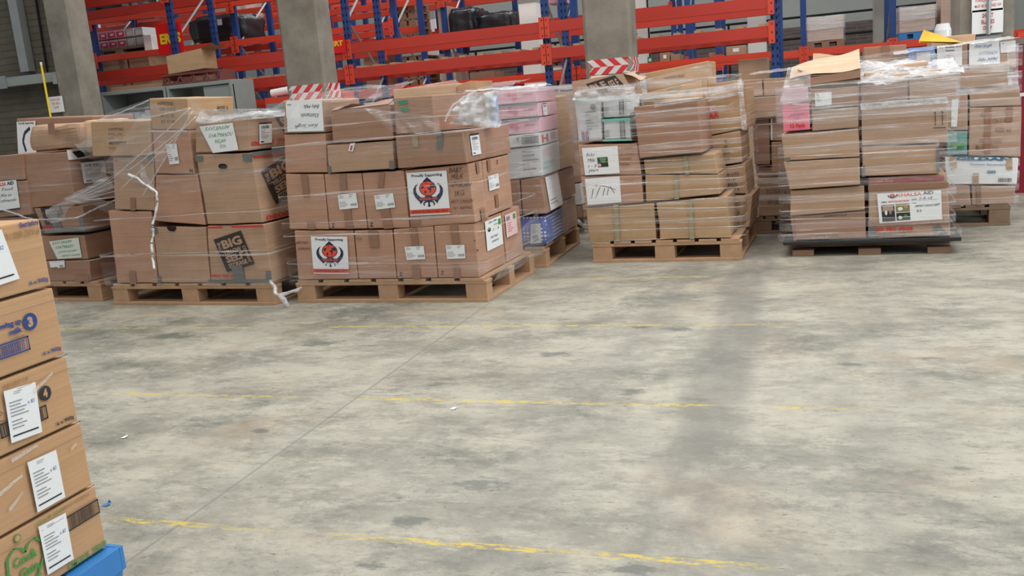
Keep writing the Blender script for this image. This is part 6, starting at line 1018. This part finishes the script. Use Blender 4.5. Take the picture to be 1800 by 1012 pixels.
HEART = [(-.235, .170), (-.262, .2), (-.28, .23), (-.275, .262), (-.255, .278), (-.237, .27), (-.228, .256), (-.217, .272), (-.198, .276), (-.182, .258), (-.184, .225), (-.205, .195), (-.232, .172)]
near(0, [('S', HEART, .0035, GREENINK), ('T', 'Cow&', (-.262, .256, -.2, .234), GREENINK, 1.2), ('T', 'Gate', (-.252, .226, -.2, .205), GREENINK, 1.2), ('S', [(-.215, .19), (-.208, .197), (-.2, .19), (-.214, .178)], .0015, GREENINK), ('O', (-.24, .295, .009), GREENINK), ('O', (-.24, .295, .0065), K_NEAR),
         ('T', 'CMC015  79219', (-.125, .172, -.004, .157), GREENINK, 1), ('T', 'Cow & Gate', (-.19, .306, -.11, .298), GREENINK, 0, 1), ('T', 'BB 01/07/2016', (-.11, .306, -.03, .298), BROWNINK, 0, 1), ('F', (-.108, .279, -.006, .243), INK), ('B', (-.1, .275, -.016, .247), INK, 34)], [(-.186, .295, -.107, .291, -.109, .177, -.186, .179)], 'bottom milk carton with green heart lettering on the blue pallet')
root = empty('plastic_pallet', wpt('N', -.2, -.03, 0), fr('N')[3], 'blue plastic pallet under the near stack of milk cartons', 'pallet')
m = MB(); x0, x1 = -.6, .215; y1 = 1.0
for k in range(9): m.box(x0, x1 - .013, k * y1 / 9 + .013, k * y1 / 9 + .095, .13, .149, BLUEPL)
m.box(x0, x1 - .0125, .0, .012, .09, .1495, BLUEPL); m.box(x1 - .012, x1, .0, y1, .09, .1495, BLUEPL)
for k in range(5): m.box(x1 - .2 - k * .09, x1 - .15 - k * .09, .03, .07, .149, .1505, HOLE)
m.build('pallet_deck', root, bevel=.006)
for x in (x1 - .15, (x0 + x1) / 2 - .07, x0):
    for y in (.0, .43, .87): m = MB(); m.hexa(((x + .012, y + .012, .0), (x + .135, y + .012, .0), (x + .135, y + .125, .0), (x + .012, y + .125, .0), (x, y, .13), (x + .149, y, .13), (x + .149, y + .13, .13), (x, y + .13, .13)), BLUEPL); m.build('block', root, bevel=.006)
m = MB()
for k, (a, b, c, d) in enumerate(((-.13, .585, -.07, .61), (-.28, .4, -.2, .42), (-.25, .36, -.21, .385), (-.06, .42, -.04, .43), (-.22, .46, -.15, .47))):
    sheet(m, [wpt('N', a, -.006, b + .01), wpt('N', c, -.006, d + .006), wpt('N', c, -.006, d), wpt('N', a, -.006, b)], 10, 2, .004, FILM_C, k)
sheet(m, [wpt('N', -.41, -.006, .94), wpt('N', -.022, -.006, .93), wpt('N', -.004, -.006, .16), wpt('N', -.41, -.006, .16)], 14, 30, .002, film_mat('film_thin', .01, .1), 4)
tag(m.build('stretch_film', smooth=True), 'thin clear film over the near stack of milk cartons', 'plastic wrap')

# ---------------------------------------------------------------- litter on the floor
for (x, y), c, lb, nm in zip(((-2.481,2.663),(-1.293,3.064),(-2.092,2.122)), (WHITE, WHITE, BLUEPL), ('tiny white paper scrap on the floor near the milk cartons', 'tiny white speck of paper by the second yellow line', 'tiny blue scrap beside the blue pallet'), ('paper_scrap', 'paper_scrap', 'plastic_scrap')):
    m = MB(); m.poly([(x - .012, y - .008, .002), (x + .01, y - .01, .003), (x + .014, y + .008, .008), (x - .004, y + .012, .004)], c); m.poly([(x - .004, y + .012, .004), (x + .014, y + .008, .008), (x + .004, y + .01, .016)], c); tag(m.build(nm), lb, 'scrap')
